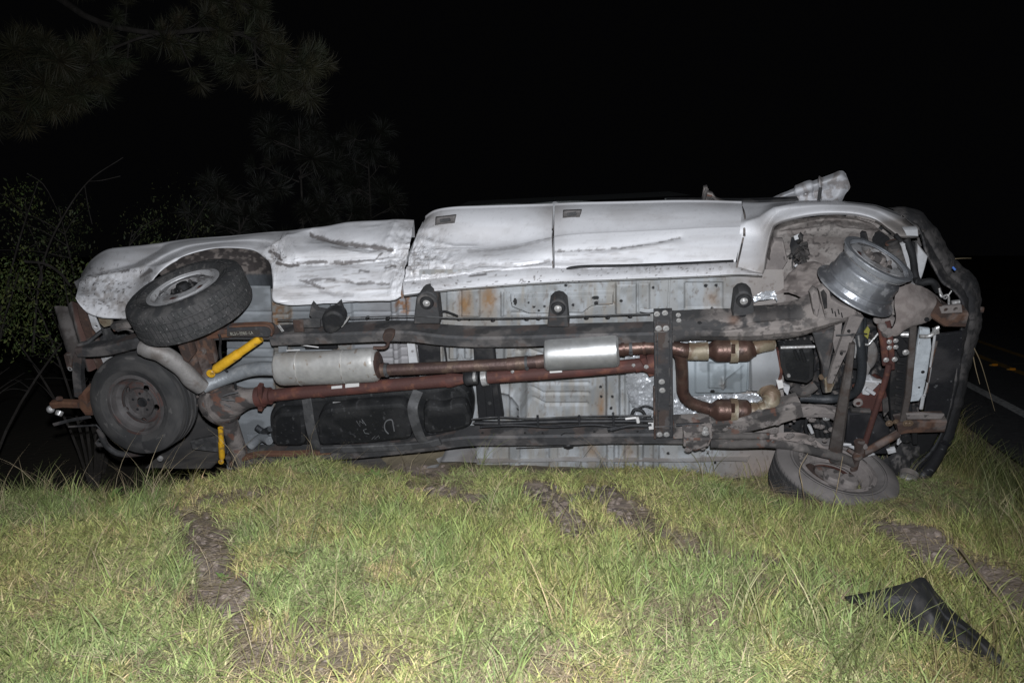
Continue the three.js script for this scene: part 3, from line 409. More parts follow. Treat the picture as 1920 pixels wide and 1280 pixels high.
// body mounts: bracket, rubber bush, bolt
for (const [x, y, s, dy, d] of [[800, 567, 1.12, 40, 1], [1046.5, 577, 0.92, 36, 1], [1395, 563, 0.95, 30, 1], [1066, 828, 0.75, -10, 0]]) {
  const w = 19 * s, zB = -0.03, m = d ? M.frame : M.black;
  const b = part('body_mount', ext(d ? [[x - w * 1.18, y + dy], [x - w, y + 4], [x - w * 0.92, y - 8 * s], [x - w * 0.5, y - 16 * s], [x, y - 18.5 * s], [x + w * 0.5, y - 16 * s], [x + w * 0.92, y - 8 * s], [x + w, y + 4], [x + w * 1.18, y + dy]] : [[x - w, y + 2], [x - w * 0.9, y - 12], [x + w * 0.9, y - 12], [x + w, y + 2], [x + w * 0.6, y + 12], [x, y + 14], [x - w * 0.6, y + 12]], zB, 0.1, { bevel: 0.008 }), m, truck);
  const c = L(x, y, zB); part('bushing', lathe([[0.02, 0.006], [0.026, 0.016], [0.038, 0.014], [0.042, 0.0]], c, V(0, 0, 1), 28), M.black, b);
  part('bolt', lathe([[0, 0.02], [0.008, 0.02], [0.012, 0.016], [0.012, 0.008], [0.024, 0.008], [0.024, 0.002]], c, V(0, 0, 1), 20), M.bright, b);
}
part('body_mount', ext([[1376, 596], [1380, 560], [1384, 548], [1395, 543], [1406, 548], [1411, 562], [1416, 596]], -0.06, 0.08, { bevel: 0.008 }), M.pitch);
// bump stop and its bracket on the rail
part('bump_stop_bracket', [ext([[579, 591], [583, 571], [594, 583], [612, 586], [628, 575], [636, 568], [644, 592], [640, 612], [600, 612]], -0.03, 0.05), ext([[552, 600], [600, 598], [600, 614], [552, 615]], 0.002, 0.02)], M.frame);
part('bump_stop', ext([[601, 601], [606, 590], [622, 583], [640, 590], [645, 604], [636, 618], [620, 627], [606, 620]], 0.04, 0.09, { bevel: 0.02, smooth: 40 }), M.black, truck, 'black rubber bump stop');
part('bracket_clip', tube([[640, 612, 0.01], [650, 600, 0.02], [655, 592, 0.01]], 0.006), M.bright);
part('clip_bracket', bar([[521, 609, 0.006], [530, 621, 0.006]], 0.018, 0.006, { c: 0.002 }), M.bright);
part('rail_patch', ext([[548, 599], [568, 598], [570, 622], [551, 623]], 0.004, 0.012), M.rustDark);

// ================================================================ exhaust
const mufPts = P([[519, 692, 0.0], [523, 692, 0.0], [530, 691.6, 0.0], [560, 690.5, 0], [610, 689, 0], [660, 686.5, 0], [698, 684, 0], [704, 683.7, 0], [708, 683.6, 0]]);
const mufR = [0.86, 0.97, 1, 1, 1, 1, 1, 0.96, 0.84];
const muffler = part('muffler', [sweep(mufPts, circ(48, 0.112, 0.085), { scale: (t, i) => mufR[i], crease: 0.5 })], M.alum, truck, 'oval aluminised muffler');
for (const [x, y] of [[562, 690.4], [646, 687.2]]) part('muffler_band', sweep(P([[x - 1, y, 0], [x + 1, y, 0]]), circ(48, 0.115, 0.088)), M.alum, muffler);
part('muffler_seam', tube([[524, 713, 0.075], [560, 711, 0.078], [620, 708.5, 0.078], [704, 702, 0.075]], 0.004, { n: 6, smooth: 20 }), M.gold, muffler);
part('muffler_end', lathe([[0, 0.01], [0.07, 0.01], [0.085, 0]], L(709, 683, 0), V(1, 0.1, 0).normalize(), 30), M.pipe, muffler);
part('exhaust_hanger', [tube([[700, 652, 0], [722, 651, 0], [727, 646, 0], [728, 634, 0]], 0.011, { n: 8, smooth: 16 })], M.pipe);
part('hanger_rubber', ext([[716, 634], [719, 625], [729, 622], [739, 626], [737, 636], [730, 643], [720, 642]], 0.02, 0.05, { bevel: 0.012, smooth: 30 }), M.rustDark);
part('exhaust_pipe', [tube([[694, 694, 0.0], [720, 693.5, 0], [800, 690, 0], [880, 686, 0], [960, 682, 0], [1024, 676, 0]], 0.036, { n: 20 }), tube([[694, 694.2, 0], [722, 693, 0]], 0.043, { n: 20 }), tube([[952, 682.4, 0], [985, 680, 0]], 0.04, { n: 20 }), tube([[1006, 678, 0], [1024, 676.5, 0]], 0.041, { n: 20 })], M.pipe, truck, 'brown exhaust pipe between muffler and resonator');
const resonator = part('resonator', sweep(P([[1022, 664, 0], [1025, 664, 0], [1032, 663.5, 0], [1090, 660, 0], [1150, 656, 0], [1157, 655.5, 0], [1161, 655.3, 0]]), circ(48, 0.1, 0.1), { scale: (t, i) => [0.86, 0.96, 1, 1, 1, 0.97, 0.84][i], crease: 0.5 }), M.alumPlain, truck, 'shiny round resonator');
part('resonator_label', bar([[1031, 697.5, 0.035], [1054, 696, 0.035]], 0.012, 0.008, { c: 0.002 }), M.whiteLabel, resonator);
part('exhaust_pipe', [tube([[1158, 654, -0.01], [1190, 651.5, -0.01], [1222, 650, -0.015], [1260, 652, -0.02], [1285, 657, -0.01], [1296, 657, 0]], 0.042, { n: 20, smooth: 30 }), tube([[1166, 652.5, -0.01], [1172, 652, -0.01]], 0.047), tube([[1205, 650.8, -0.01], [1211, 650.5, -0.01]], 0.047)], M.cat, truck, 'exhaust pipe from the resonator to the junction');
part('exhaust_pipe', tube([[1266, 654, -0.02], [1276, 668, -0.02], [1279, 690, -0.02], [1280, 715, -0.02], [1282, 738, -0.02], [1292, 752, -0.02], [1315, 762, -0.02], [1342, 769, -0.02]], 0.036, { n: 18, smooth: 60 }), M.cat, truck, 'exhaust crossover pipe bending down to the lower converter');
function catalytic(x0, y0, x1, y1, z, label) {
  const pts = smoothPts(P([[x0, y0, z], [x1, y1, z]]), 20), rad = (t) => mix(0.036, 0.068, ss(0, 0.22, t)) - 0.03 * ss(0.82, 1, t);
  const c = part('catalytic_converter', sweep(pts, circ(32, 1), { scale: rad, crease: 0.9 }), M.cat, truck, label), at = (t) => [mix(x0, x1, t), mix(y0, y1, t), z];
  part('heat_shield_band', sweep(P([at(0.46), at(0.62)]), circ(32, 0.074)), M.gold, c);
  part('band_window', ext([[at(0.5)[0], y0 - 8], [at(0.58)[0], y0 - 8], [at(0.58)[0], y0 + 8], [at(0.5)[0], y0 + 8]].map((q) => [q[0], q[1] - 2]), z + 0.078, 0.012, { bevel: 0.002 }), M.cat, c);
  return c;
}
catalytic(1326, 657, 1418, 655, -0.01, 'upper catalytic converter');
catalytic(1330, 768, 1414, 771, 0.0, 'lower catalytic converter');
part('heat_sleeve', tube([[1290, 658, 0], [1300, 659, 0], [1328, 658, 0]], 0.052, { n: 20, scale: (t) => 1 + 0.05 * Math.sin(t * 20) }), M.gold);
part('exhaust_manifold_pipe', sweep(smoothPts(P([[1408, 771, 0], [1428, 768, 0], [1444, 758, 0], [1448, 744, -0.02], [1442, 733, -0.06], [1432, 728, -0.1]]), 40), circ(20, 0.05), { scale: (t) => 1 + 0.07 * Math.sin(t * 31) }), M.gold, truck, 'heat stained elbow of the lower exhaust');
part('exhaust_manifold_pipe', tube([[1414, 652, -0.01], [1428, 648, -0.02], [1446, 645, -0.06]], 0.04, { n: 16, smooth: 16 }), M.gold);
part('tail_pipe', sweep(smoothPts(P([[262, 652, 0.16], [276, 655, 0.16], [300, 662, 0.15], [322, 675, 0.14], [344, 694, 0.13], [360, 712, 0.12], [378, 726, 0.1]]), 50), circ(24, 0.058, 0.05), { scale: (t) => mix(0.75, 1, ss(0, 0.25, t)) * (1 + 0.05 * Math.sin(t * 17)), crease: 1 }), M.tail, truck, 'crushed grey tail pipe over the spare wheel');
part('exhaust_pipe', tube([[380, 724, 0.08], [430, 705, 0.0], [475, 692, -0.02], [520, 691, 0]], 0.045, { smooth: 30, n: 18 }), M.galv);

// ================================================================ driveshaft, axle, springs, shocks
part('driveshaft', [tube([[505, 742, -0.02], [560, 736, -0.02], [640, 729.5, -0.02], [842, 713, -0.02]], 0.04, { n: 24 }), tube([[838, 713.3, -0.02], [846, 712.6, -0.02], [862, 711, -0.02], [872, 710, -0.02]], 0.04, { n: 24, scale: (t) => [1.12, 1.12, 0.85, 0.7][Math.round(t * 3)] }), tube([[602, 733, -0.02], [607, 732.6, -0.02]], 0.0425, { n: 24 })], M.rust, truck, 'rust red rear driveshaft');
const rearShaft = truck.children.at(-1);
part('sticker', ext([[621, 724.5], [641, 722.5], [641, 727.5], [621, 729]], 0.024, 0.004, { bevel: 0.0005 }), M.whiteLabel, rearShaft);
part('sticker', ext([[647, 720], [673, 717.5], [673, 724.5], [647, 727]], 0.024, 0.004, { bevel: 0.0005 }), M.whiteLabel, rearShaft);
part('yoke', [tube([[482, 744, -0.01], [494, 743, -0.01]], 0.066, { n: 20 }), tube([[494, 743, -0.015], [500, 742.4, -0.015], [507, 742, -0.015]], 0.055, { n: 16 }), bar([[488, 722, 0.02], [489, 766, 0.02]], 0.03, 0.05)], M.rust);
part('driveshaft', [tube([[915, 707, -0.02], [1000, 701, -0.02], [1100, 693, -0.02], [1196, 684.5, -0.02]], 0.04, { n: 24 }), tube([[1192, 685, -0.02], [1204, 684, -0.02], [1216, 683, -0.02], [1228, 682, -0.02]], 0.045, { n: 20, scale: (t) => [0.95, 0.85, 1.3, 1.45][Math.round(t * 3)] }), bar([[1205, 668, 0.0], [1222, 700, 0.0]], 0.035, 0.05)], M.rust, truck, 'rust red front driveshaft');
bolts([[1188, 684, 0.022, 0.007], [1212, 687, 0.04, 0.009], [961, 696, 0.02, 0.007]], truck.children.at(-1), M.bright);
part('carrier_bearing', [tube([[870, 710.5, -0.02], [876, 710, -0.02], [884, 709, -0.02], [894, 708, -0.02], [897, 708, -0.02]], 0.045, { n: 20, scale: (t) => [0.7, 1, 0.9, 0.95, 0.8][Math.round(t * 4)] })], M.black);
part('bearing_ring', tube([[904, 708, -0.02], [914, 707, -0.02]], 0.052, { n: 24 }), M.bright);
part('bearing_nut', tube([[888, 707, 0.0], [893, 706.6, 0.0]], 0.03), M.bright);
const diff = part('differential', [lathe([[0, 0.1], [0.07, 0.098], [0.115, 0.075], [0.14, 0.03], [0.147, -0.02], [0.12, -0.09], [0, -0.11]], L(412, 758, -0.02), V(-0.3, 0, 0.95).normalize(), 40), sweep(smoothPts(P([[408, 756, -0.01], [430, 752, -0.01], [455, 748, -0.01], [482, 744, -0.01]]), 16), circ(28, 1), { scale: (t) => mix(0.13, 0.062, ss(0.15, 0.9, t)) })], M.dustDark, truck, 'rear differential housing');
part('gear_marking', [tube([[418, 742, 0.12], [430, 738, 0.13], [446, 735, 0.13]], 0.004), tube([[415, 748, 0.12], [428, 750, 0.13], [440, 751, 0.13]], 0.0035), tube([[420, 757, 0.12], [432, 763, 0.13]], 0.0035)], M.chalk, diff);
part('axle_tube', [tube([[412, 750, -0.01], [392, 712, 0.0], [374, 672, 0.02], [352, 632, 0.03]], 0.052, { n: 20, smooth: 20 }), tube([[368, 700, 0.06], [356, 670, 0.08], [346, 645, 0.08]], 0.042, { n: 16 })], M.rustDark, truck, 'rusty upper axle tube');
part('axle_tube', tube([[420, 762, 0.0], [432, 800, 0.0], [446, 845, -0.02], [452, 872, -0.03]], 0.056, { n: 20, smooth: 20 }), M.dustDark);
part('spring_perch', [ext([[327, 640], [332, 622], [340, 616], [351, 618], [353, 632], [344, 644]], 0.2, 0.06, { bevel: 0.012 }), ext([[332, 646], [352, 640], [362, 668], [352, 682], [342, 676]], 0.15, 0.07, { bevel: 0.012 })], M.rustDark);
part('perch_clip', ext([[328, 640], [333, 621], [341, 616], [350, 617], [349, 637], [338, 643]], 0.215, 0.02, { bevel: 0.006 }), M.gold);
part('brake_bracket', [ext([[360, 632], [388, 618], [396, 640], [404, 680], [376, 690]], 0.02, 0.05), boltAt(380, 657, 0.04, 0.016)], M.rustDark);
part('brake_hose', tube([[402, 612, 0.02], [412, 632, 0.03], [412, 660, 0.02], [420, 690, 0.02], [438, 710, 0.0], [442, 730, 0]], 0.008, { smooth: 40 }), M.black);
part('leaf_spring', [bar([[250, 642, 0.03], [300, 632, 0.02], [360, 625, 0.02], [430, 620, 0.02], [512, 616, 0.01]], 0.03, 0.03, { smooth: 24 }), bar([[300, 640, 0.0], [430, 627, 0.01], [500, 622, 0.01]], 0.03, 0.025, { smooth: 16 })], M.rustOrange, truck, 'rust covered rear leaf spring');
const plate = part('spring_plate', ext([[424, 614], [500, 611], [509, 613], [511, 621], [508, 630], [500, 633], [424, 631]], 0.07, 0.05, { bevel: 0.008 }), M.cross, truck, 'dark spring plate with a stamped part number');
part('plate_edge', bar([[432, 610, 0.072], [470, 608, 0.072], [504, 609, 0.072], [510, 616, 0.072], [510, 626, 0.072]], 0.012, 0.045, { smooth: 20 }), M.rustOrange, plate);
part('leaf_spring', bar([[432, 868, 0.0], [480, 852, 0.0], [560, 850, -0.02], [620, 846, -0.02]], 0.03, 0.04, { smooth: 20 }), M.rustOrange, truck, 'lower leaf spring near the grass');
// painted number on the plate
const cv = document.createElement('canvas'); cv.width = 512; cv.height = 64; { const g = cv.getContext('2d'); g.fillStyle = '#3f3a36'; g.fillRect(0, 0, 512, 64); g.fillStyle = '#a8a79a'; g.font = 'bold 50px monospace'; g.fillText('8L34-5560-LA', 40, 50); for (let i = 0; i < 260; i++) { g.fillStyle = 'rgba(60,52,47,0.7)'; g.fillRect(hash(i, 1) * 512, hash(i, 2) * 64, 2 + 9 * hash(i, 3), 2 + 3 * hash(i, 4)); } }
const ct = new THREE.CanvasTexture(cv); ct.colorSpace = THREE.SRGBColorSpace;
{ const a = L(426, 625.5, 0.0715), b = L(487, 623.5, 0.0715), up = V(0, 1, 0), w = a.distanceTo(b), g = new THREE.PlaneGeometry(w, 0.036); const m = part('part_number', g, std({ map: ct, roughness: 0.8 }), plate); m.position.copy(a.add(b).multiplyScalar(0.5)); m.rotation.z = 0.03; }
function shock(list, r, label) {
  const pts = P(list), s = part('shock_absorber', [sweep([pts[0], pts[0].clone().lerp(pts[1], 0.46)], circ(22, r * 0.84)), sweep([pts[0].clone().lerp(pts[1], 0.44), pts[0].clone().lerp(pts[1], 0.47), pts[0].clone().lerp(pts[1], 0.9), pts[0].clone().lerp(pts[1], 0.94)], circ(22, r), { scale: (t, i) => [0.95, 1, 1, 0.8][i] })], M.yellow, truck, label);
  part('shock_eye', [sweep([pts[0].clone().lerp(pts[1], 0.93), pts[1]], circ(12, r * 0.45)), disk(pts[1].clone().add(V(0, 0, 0.014)), V(0, 0, 1), r * 0.9, 0.012)], M.yellow, s);
}
shock([[488, 634, 0.0], [397, 697, 0.1]], 0.03, 'upper yellow shock absorber');
shock([[413, 802, 0.07], [416, 862, 0.09]], 0.02, 'lower yellow shock absorber');

// ================================================================ fuel tank
const tankCol = 0;
const tank = part('fuel_tank', [
  ext([[506, 836], [503, 782], [512, 764], [540, 752], [580, 746], [660, 738], [760, 731], [812, 730], [842, 720], [862, 723], [878, 737], [886, 765], [884, 800], [868, 808], [846, 812], [810, 822], [730, 830], [620, 836]], -0.06, 0.16, { bevel: 0.03, round: 16, crease: 0.5 }),
  ext([[510, 838], [508, 786], [520, 774], [571, 772], [574, 838]], 0.02, 0.1, { bevel: 0.03, round: 16, crease: 0.5 }),
  ext([[596, 838], [594, 785], [604, 768], [680, 760], [752, 756], [766, 766], [774, 824], [700, 832]], 0.025, 0.11, { bevel: 0.03, round: 16, crease: 0.5 }),
  ext([[794, 816], [792, 768], [800, 760], [832, 764], [852, 756], [872, 756], [884, 786], [880, 802], [840, 812]], 0.01, 0.1, { bevel: 0.03, round: 16, crease: 0.5 })], M.tank, truck, 'black plastic fuel tank');
for (const c of [[[574, 748, -0.02], [577, 768, 0.02], [579, 785, 0.04], [590, 832, 0.045], [594, 842, 0.02]], [[784, 732, -0.02], [776, 752, 0.01], [773, 768, 0.04], [786, 815, 0.045], [794, 828, 0.03]]]) part('tank_strap', bar(c, 0.066, 0.008, { smooth: 24, c: 0.003 }), M.strap, tank, 'scuffed metal tank strap');
const chalk = (list) => tube(list.map((q) => [q[0], q[1], 0.0275]), 0.0022, { n: 5 });
for (const c of [[[668, 789], [675, 800], [674, 789], [681, 794], [678, 786], [686, 797]], [[687, 804], [681, 806], [684, 812], [692, 813]], [[697, 823], [703, 817], [702, 823], [710, 816], [711, 821]]]) part('chalk_mark', chalk(c), M.chalk, tank);
part('chalk_ring', tube([[728, 813, 0.0275], [722, 806, 0.0275], [721, 795, 0.0275], [726, 788, 0.0275], [734, 787, 0.0275], [737, 797, 0.0275], [739, 808, 0.0275]], 0.004, { smooth: 30, n: 6 }), M.chalk, tank);
part('tank_seam', tube([[624, 754.5, -0.04], [664, 753, -0.04], [726, 749.5, -0.04]], 0.004), M.bright, tank);
part('tank_shield', bar([[600, 842, 0.0], [700, 839, 0.0], [800, 832, 0.0], [826, 826, 0]], 0.05, 0.03, { smooth: 10 }), M.strap, truck, 'grey skid rail under the tank');
part('tank_pipe', tube([[470, 835, -0.1], [490, 820, -0.1], [505, 826, -0.05]], 0.03, { smooth: 16 }), M.galv);
part('tank_pipe', tube([[480, 800, -0.1], [492, 808, -0.1], [506, 804, -0.06]], 0.02, { smooth: 16 }), M.hose);

// ================================================================ wheels
const sipes = (() => { const c = document.createElement('canvas'); c.width = 64; c.height = 256; const g = c.getContext('2d'); g.fillStyle = '#fff'; g.fillRect(0, 0, 64, 256); g.strokeStyle = '#000'; g.lineWidth = 5; for (const [a, b] of [[66, 96], [104, 126], [130, 152], [160, 190]]) for (let x = -32; x < 96; x += 32) { g.beginPath(); g.moveTo(x, a); g.lineTo(x + 14, b); g.stroke(); } g.lineWidth = 2; for (const y of [30, 36, 220, 226]) { g.beginPath(); g.moveTo(0, y); g.lineTo(64, y); g.stroke(); } const t = new THREE.CanvasTexture(c); t.wrapS = t.wrapT = THREE.RepeatWrapping; t.repeat.set(36, 1); return t; })();
const dustyTyre = (() => { const t = tex(512, (u, v) => { const tread = ss(0.22, 0.26, v) * (1 - ss(0.74, 0.78, v)), n = fbm(u * 20, v * 10, 4, 20, 5); let c = [0.036, 0.0355, 0.035]; c = mixc(c, [0.095, 0.09, 0.085], 0.75 * ss(0.42, 0.68, n)); c = mixc(c, [0.055, 0.054, 0.053], tread * 0.5); return mixc(c, [0.2, 0.19, 0.18], 0.7 * ss(0.74, 0.78, fbm(u * 90, v * 45, 3, 90, 9))); }); t.repeat.set(2, 1); return t; })();
M.tyre = std({ map: dustyTyre, roughness: 0.88, bumpMap: sipes, bumpScale: 0.004 });
M.tyreDust = std({ map: (() => { const t = tex(256, (u, v) => { const n = fbm(u * 12, v * 8, 4, 12, 25), side = ss(0.69, 0.75, v); return mixc([0.036, 0.034, 0.033], [0.2, 0.182, 0.17], clamp(0.16 * ss(0.5, 0.7, n) + side * (0.6 + 0.4 * n))); }); t.repeat.set(2, 1); return t; })(), roughness: 0.95, bumpMap: sipes, bumpScale: 0.004 });
function tyreGeo(R, W, rimR) {
  const h = W / 2, p = [[rimR + 0.004, -h * 0.72], [rimR + 0.014, -h * 0.86], [mix(rimR, R, 0.28), -h * 0.98], [mix(rimR, R, 0.32), -h * 0.99], [mix(rimR, R, 0.34), -h * 1.01], [mix(rimR, R, 0.5), -h * 1.02], [mix(rimR, R, 0.7), -h * 0.97], [mix(rimR, R, 0.86), -h * 0.88], [mix(rimR, R, 0.95), -h * 0.8], [R - 0.003, -h * 0.68]];
  const gr = 0.009, q = [];
  for (const y of [-0.4, 0, 0.4]) { q.push([R, h * (y - 0.07)], [R - gr, h * (y - 0.05)], [R - gr, h * (y + 0.05)], [R, h * (y + 0.07)]); }
  const m = p.map(([r, y]) => [r, -y]).reverse(); return lathe([...p, [R, -h * 0.6], ...q, [R, h * 0.6], ...m], undefined, undefined, 96, 0.5, false);
}
const ev = new Evaluator(); ev.attributes = ['position', 'normal', 'uv'];
function dishGeo(r, depth, style) {       // dished steel face with hand holes cut through it
  const prof = style === 'spare' ? [[0.032, 0.0], [0.09, 0.004], [0.105, 0.02], [r * 0.78, 0.012], [r, -0.03]] : [[0.03, -0.012], [0.085, -0.016], [0.1, 0.006], [r * 0.8, 0.0], [r * 0.92, -0.022], [r, -0.03]];
  const closed = [...prof, ...prof.slice().reverse().map(([a, b]) => [a, b - 0.006]), prof[0]];
  let b = new Brush(new THREE.LatheGeometry(closed.map(([a, c]) => new THREE.Vector2(a, c)), 48)); b.updateMatrixWorld();
  for (let i = 0; i < 5; i++) { const a = i / 5 * Math.PI * 2 + 0.3, c = new Brush(new THREE.CylinderGeometry(1, 1, 0.3, 20)); c.scale.set(0.018, 1, style === 'spare' ? 0.022 : 0.031); c.position.set(Math.cos(a) * r * 0.69, 0, Math.sin(a) * r * 0.69); c.rotation.y = -a; c.updateMatrixWorld(); b = ev.evaluate(b, c, SUBTRACTION); b.updateMatrixWorld(); }
  return creased(b.geometry, 0.5);
}
const barrelProf = (r, h, lip = 0.012, tp = 0) => { const o = [[r - tp - 0.004, h + 0.003], [r - tp + lip, h], [r - tp + lip, h - 0.006], [r - tp, h - 0.012], [r - 0.004, h - 0.03], [r - 0.012, h - 0.045], [r - 0.045, h - 0.07], [r - 0.048, h * 0.15], [r - 0.018, -h * 0.1], [r - 0.01, -h + 0.034], [r, -h + 0.014], [r + lip, -h + 0.006], [r + lip, -h], [r - 0.004, -h - 0.003]]; return [...o, ...o.slice().reverse().map(([a, b]) => [a - 0.007, b]), o[0]]; };
function wheel({ px, py, d, axis, R = 0.362, W = 0.24, rim = 0.208, tyre = true, faceY = 0.05, face = 'road', mats, label, taper = 0 }) {
  const g = new THREE.Group(); g.name = 'wheel'; if (label) g.userData.label = label; truck.add(g);
  g.position.copy(atDepth(px, py, d).applyMatrix4(tInv)); g.quaternion.setFromUnitVectors(V(0, 1, 0), dirT(...axis));
  const h = W * 0.42;
  if (tyre) part('tyre', tyreGeo(R, W, rim), mats.tyre, g);
  const bare = [[0.17, 0.106], [0.19, 0.104], [0.191, 0.097], [0.179, 0.092], [0.177, 0.072], [0.169, 0.064], [0.151, 0.058], [0.149, 0.034], [0.166, 0.026], [0.17, 0.018], [0.171, -0.044], [0.18, -0.05], [0.18, -0.058], [0.174, -0.064], [0.183, -0.088], [0.196, -0.096], [0.214, -0.1], [0.216, -0.108], [0.19, -0.11]];
  part('rim', lathe(tyre ? barrelProf(rim, h) : [...bare, ...bare.slice().reverse().map(([a, b]) => [a - 0.006, b]), bare[0]], undefined, undefined, 72, 0.35), mats.barrel, g);
  const f = dishGeo(tyre ? rim - 0.02 : 0.172, 0, face); f.translate(0, faceY, 0); part('rim_face', f, mats.face, g);
  return g;
}
const rw = wheel({ px: 356, py: 564, d: 4.97, axis: [-0.24, 0.83, 0.5], R: 0.352, W: 0.235, faceY: 0.096, mats: { tyre: M.tyre, barrel: M.steel, face: M.steel }, label: 'rear wheel tilted on its broken axle' });
part('brake_drum', lathe([[0, 0.075], [0.15, 0.075], [0.155, 0.03], [0.155, -0.03]], undefined, undefined, 40), M.rust, rw);
part('hub', [lathe([[0, 0.122], [0.03, 0.122], [0.036, 0.116], [0.038, 0.08]]), ...[0, 1, 2, 3, 4].map((i) => lathe([[0, 0.108], [0.007, 0.108], [0.011, 0.1], [0.011, 0.08]], V(0.062 * Math.cos(i * 1.257), 0, 0.062 * Math.sin(i * 1.257)), undefined, 6, 0.3)), lathe([[0.04, 0.088], [0.08, 0.087], [0.086, 0.08]])], M.pitch, rw);
const sw = wheel({ px: 270, py: 751, d: 5.42, axis: [-0.2, -0.25, 0.94], R: 0.338, W: 0.22, rim: 0.19, faceY: 0.03, face: 'spare', mats: { tyre: M.rubber, barrel: M.rimDark, face: M.rimDark }, label: 'dark spare wheel hung under the bed' });
part('winch_plate', lathe([[0, 0.04], [0.028, 0.045], [0.032, 0.03]], V(0.01, 0, 0.0)), M.black, sw); for (const i of [0, 1, 2, 3, 4]) part('stud_hole', disk(V(0.06 * Math.cos(i * 1.257 + 1), 0.03, 0.06 * Math.sin(i * 1.257 + 1)), V(0, 1, 0), 0.009, 0.006, 10), M.black, sw);
const fw = wheel({ px: 1626, py: 514, d: 4.3, axis: [0.36, 0.75, 0.55], tyre: false, rim: 0.2, W: 0.25, faceY: 0.1, mats: { barrel: M.barrel, face: M.steel }, label: 'bare front rim whose tyre is gone' });
part('brake_drum', lathe([[0, 0.08], [0.125, 0.08], [0.125, 0.0]], undefined, undefined, 40), M.rust, fw);
part('hub', [lathe([[0, 0.122], [0.028, 0.122], [0.036, 0.114], [0.04, 0.08]]), ...[0, 1, 2, 3, 4].map((i) => lathe([[0, 0.115], [0.007, 0.115], [0.011, 0.107], [0.011, 0.08]], V(0.062 * Math.cos(i * 1.257), 0, 0.062 * Math.sin(i * 1.257)), undefined, 6, 0.3)), lathe([[0.038, 0.093], [0.082, 0.092], [0.088, 0.085]])], M.dustDark, fw);
const lw = wheel({ px: 1561, py: 901, d: 4.93, axis: [0.12, 0.86, 0.48], R: 0.356, W: 0.24, rim: 0.212, faceY: -0.05, mats: { tyre: M.tyreDust, barrel: M.dust, face: M.dustDark }, label: 'front wheel lying in the grass with its inner side up' });
part('brake_rotor', lathe([[0.05, 0.01], [0.14, 0.01], [0.142, 0.0], [0.142, -0.012], [0.14, -0.024], [0.06, -0.024]], undefined, undefined, 48), M.rust, lw);
part('brake_shield', lathe([[0.03, 0.016], [0.1, 0.022], [0.13, 0.012], [0.135, 0.004]], V(-0.02, 0, 0.01), undefined, 40), M.dustDark, lw);
part('brake_caliper', sweep(smoothPts([V(-0.13, 0.03, -0.05), V(-0.145, 0.03, 0.0), V(-0.13, 0.03, 0.06), V(-0.1, 0.03, 0.1)], 16), rect(0.055, 0.06, 0.014), { up: V(0, 1, 0) }), M.rustDark, lw);
part('wheel_bearing', [lathe([[0, 0.075], [0.04, 0.075], [0.055, 0.06], [0.06, 0.0]], V(0.07, 0, 0.05)), lathe([[0, 0.05], [0.05, 0.05], [0.06, 0.04], [0.06, 0.0]], V(0, 0, 0))], M.dust, lw);
part('rim_dirt', lathe([[0.165, 0.02], [0.175, 0.032], [0.192, 0.05], [0.2, 0.07]], undefined, undefined, 48), M.dust, lw);

// ================================================================ front wheel arch and engine bay
const lin = [[1438, 478, -0.24], [1446, 441, -0.36], [1457, 422, -0.44], [1496, 410, -0.52], [1545, 403, -0.56], [1600, 404, -0.55], [1640, 414, -0.52], [1668, 433, -0.47], [1692, 450, -0.44]];
const linHole = (x, y) => inside(x, y, [[1613, 436], [1617, 432], [1625, 434], [1630, 452], [1621, 456], [1614, 450]]) || inside(x, y, [[1635, 447], [1641, 436], [1650, 433], [1668, 444], [1669, 468], [1655, 465], [1637, 455]]) || inside(x, y, [[1484, 446], [1502, 434], [1507, 440], [1500, 452], [1506, 464], [1516, 470], [1512, 492], [1498, 502], [1486, 488], [1481, 462]]) || inside(x, y, [[1650, 424], [1672, 438], [1671, 441], [1649, 427]]);
part('wheel_arch_liner', sheet([lin, lin.map((c) => [c[0] + (1560 - c[0]) * 0.03, c[1] + 9, c[2] - 0.07]), lin.map((c, i) => [mix(c[0], 1560, 0.1), mix(c[1], 470, 0.3) + 4, -0.5]), lin.map((c) => [mix(c[0], 1560, 0.2), mix(c[1], 500, 0.62), -0.52]), lin.map((c, i) => [mix(c[0], 1570, 0.22), mix(c[1], 560, 0.75), -0.48]), lin.map((c, i) => [mix(1436, 1700, i / 8), 590, -0.4])], 260, 200, {
  hole: linHole, disp: (x, y) => 0.02 * (ridge(x / 40, y / 30, 3, 201) - 0.5) + 0.006 * (fbm(x / 6, y / 6, 3, 0, 203) - 0.5) - fold(x, y, [[1452, 432], [1500, 424], [1570, 420], [1640, 428]], 5, 0.012) + fold(x, y, [[1545, 425], [1575, 418]], 4, 0.01),
  col: (x, y) => { const n = fbm(x / 20, y / 14, 4, 0, 205), n2 = fbm(x / 5, y / 5, 4, 0, 207); let c = mixc([0.27, 0.243, 0.222], [0.19, 0.165, 0.15], ss(0.4, 0.65, n)); c = mixc(c, [0.06, 0.052, 0.048], 0.8 * ss(0.6, 0.7, n2) * clamp(1.2 * blob(x, y, 1520, 460, 40, 45) + 0.25)); return c; } }), M.dusty, truck, 'dust coated torn wheel arch liner');
part('hinge_pillar', ext([[1443, 470], [1452, 452], [1470, 452], [1478, 490], [1460, 520], [1440, 545], [1433, 540], [1436, 500]], -0.34, 0.06, { bevel: 0.012 }), M.dust);
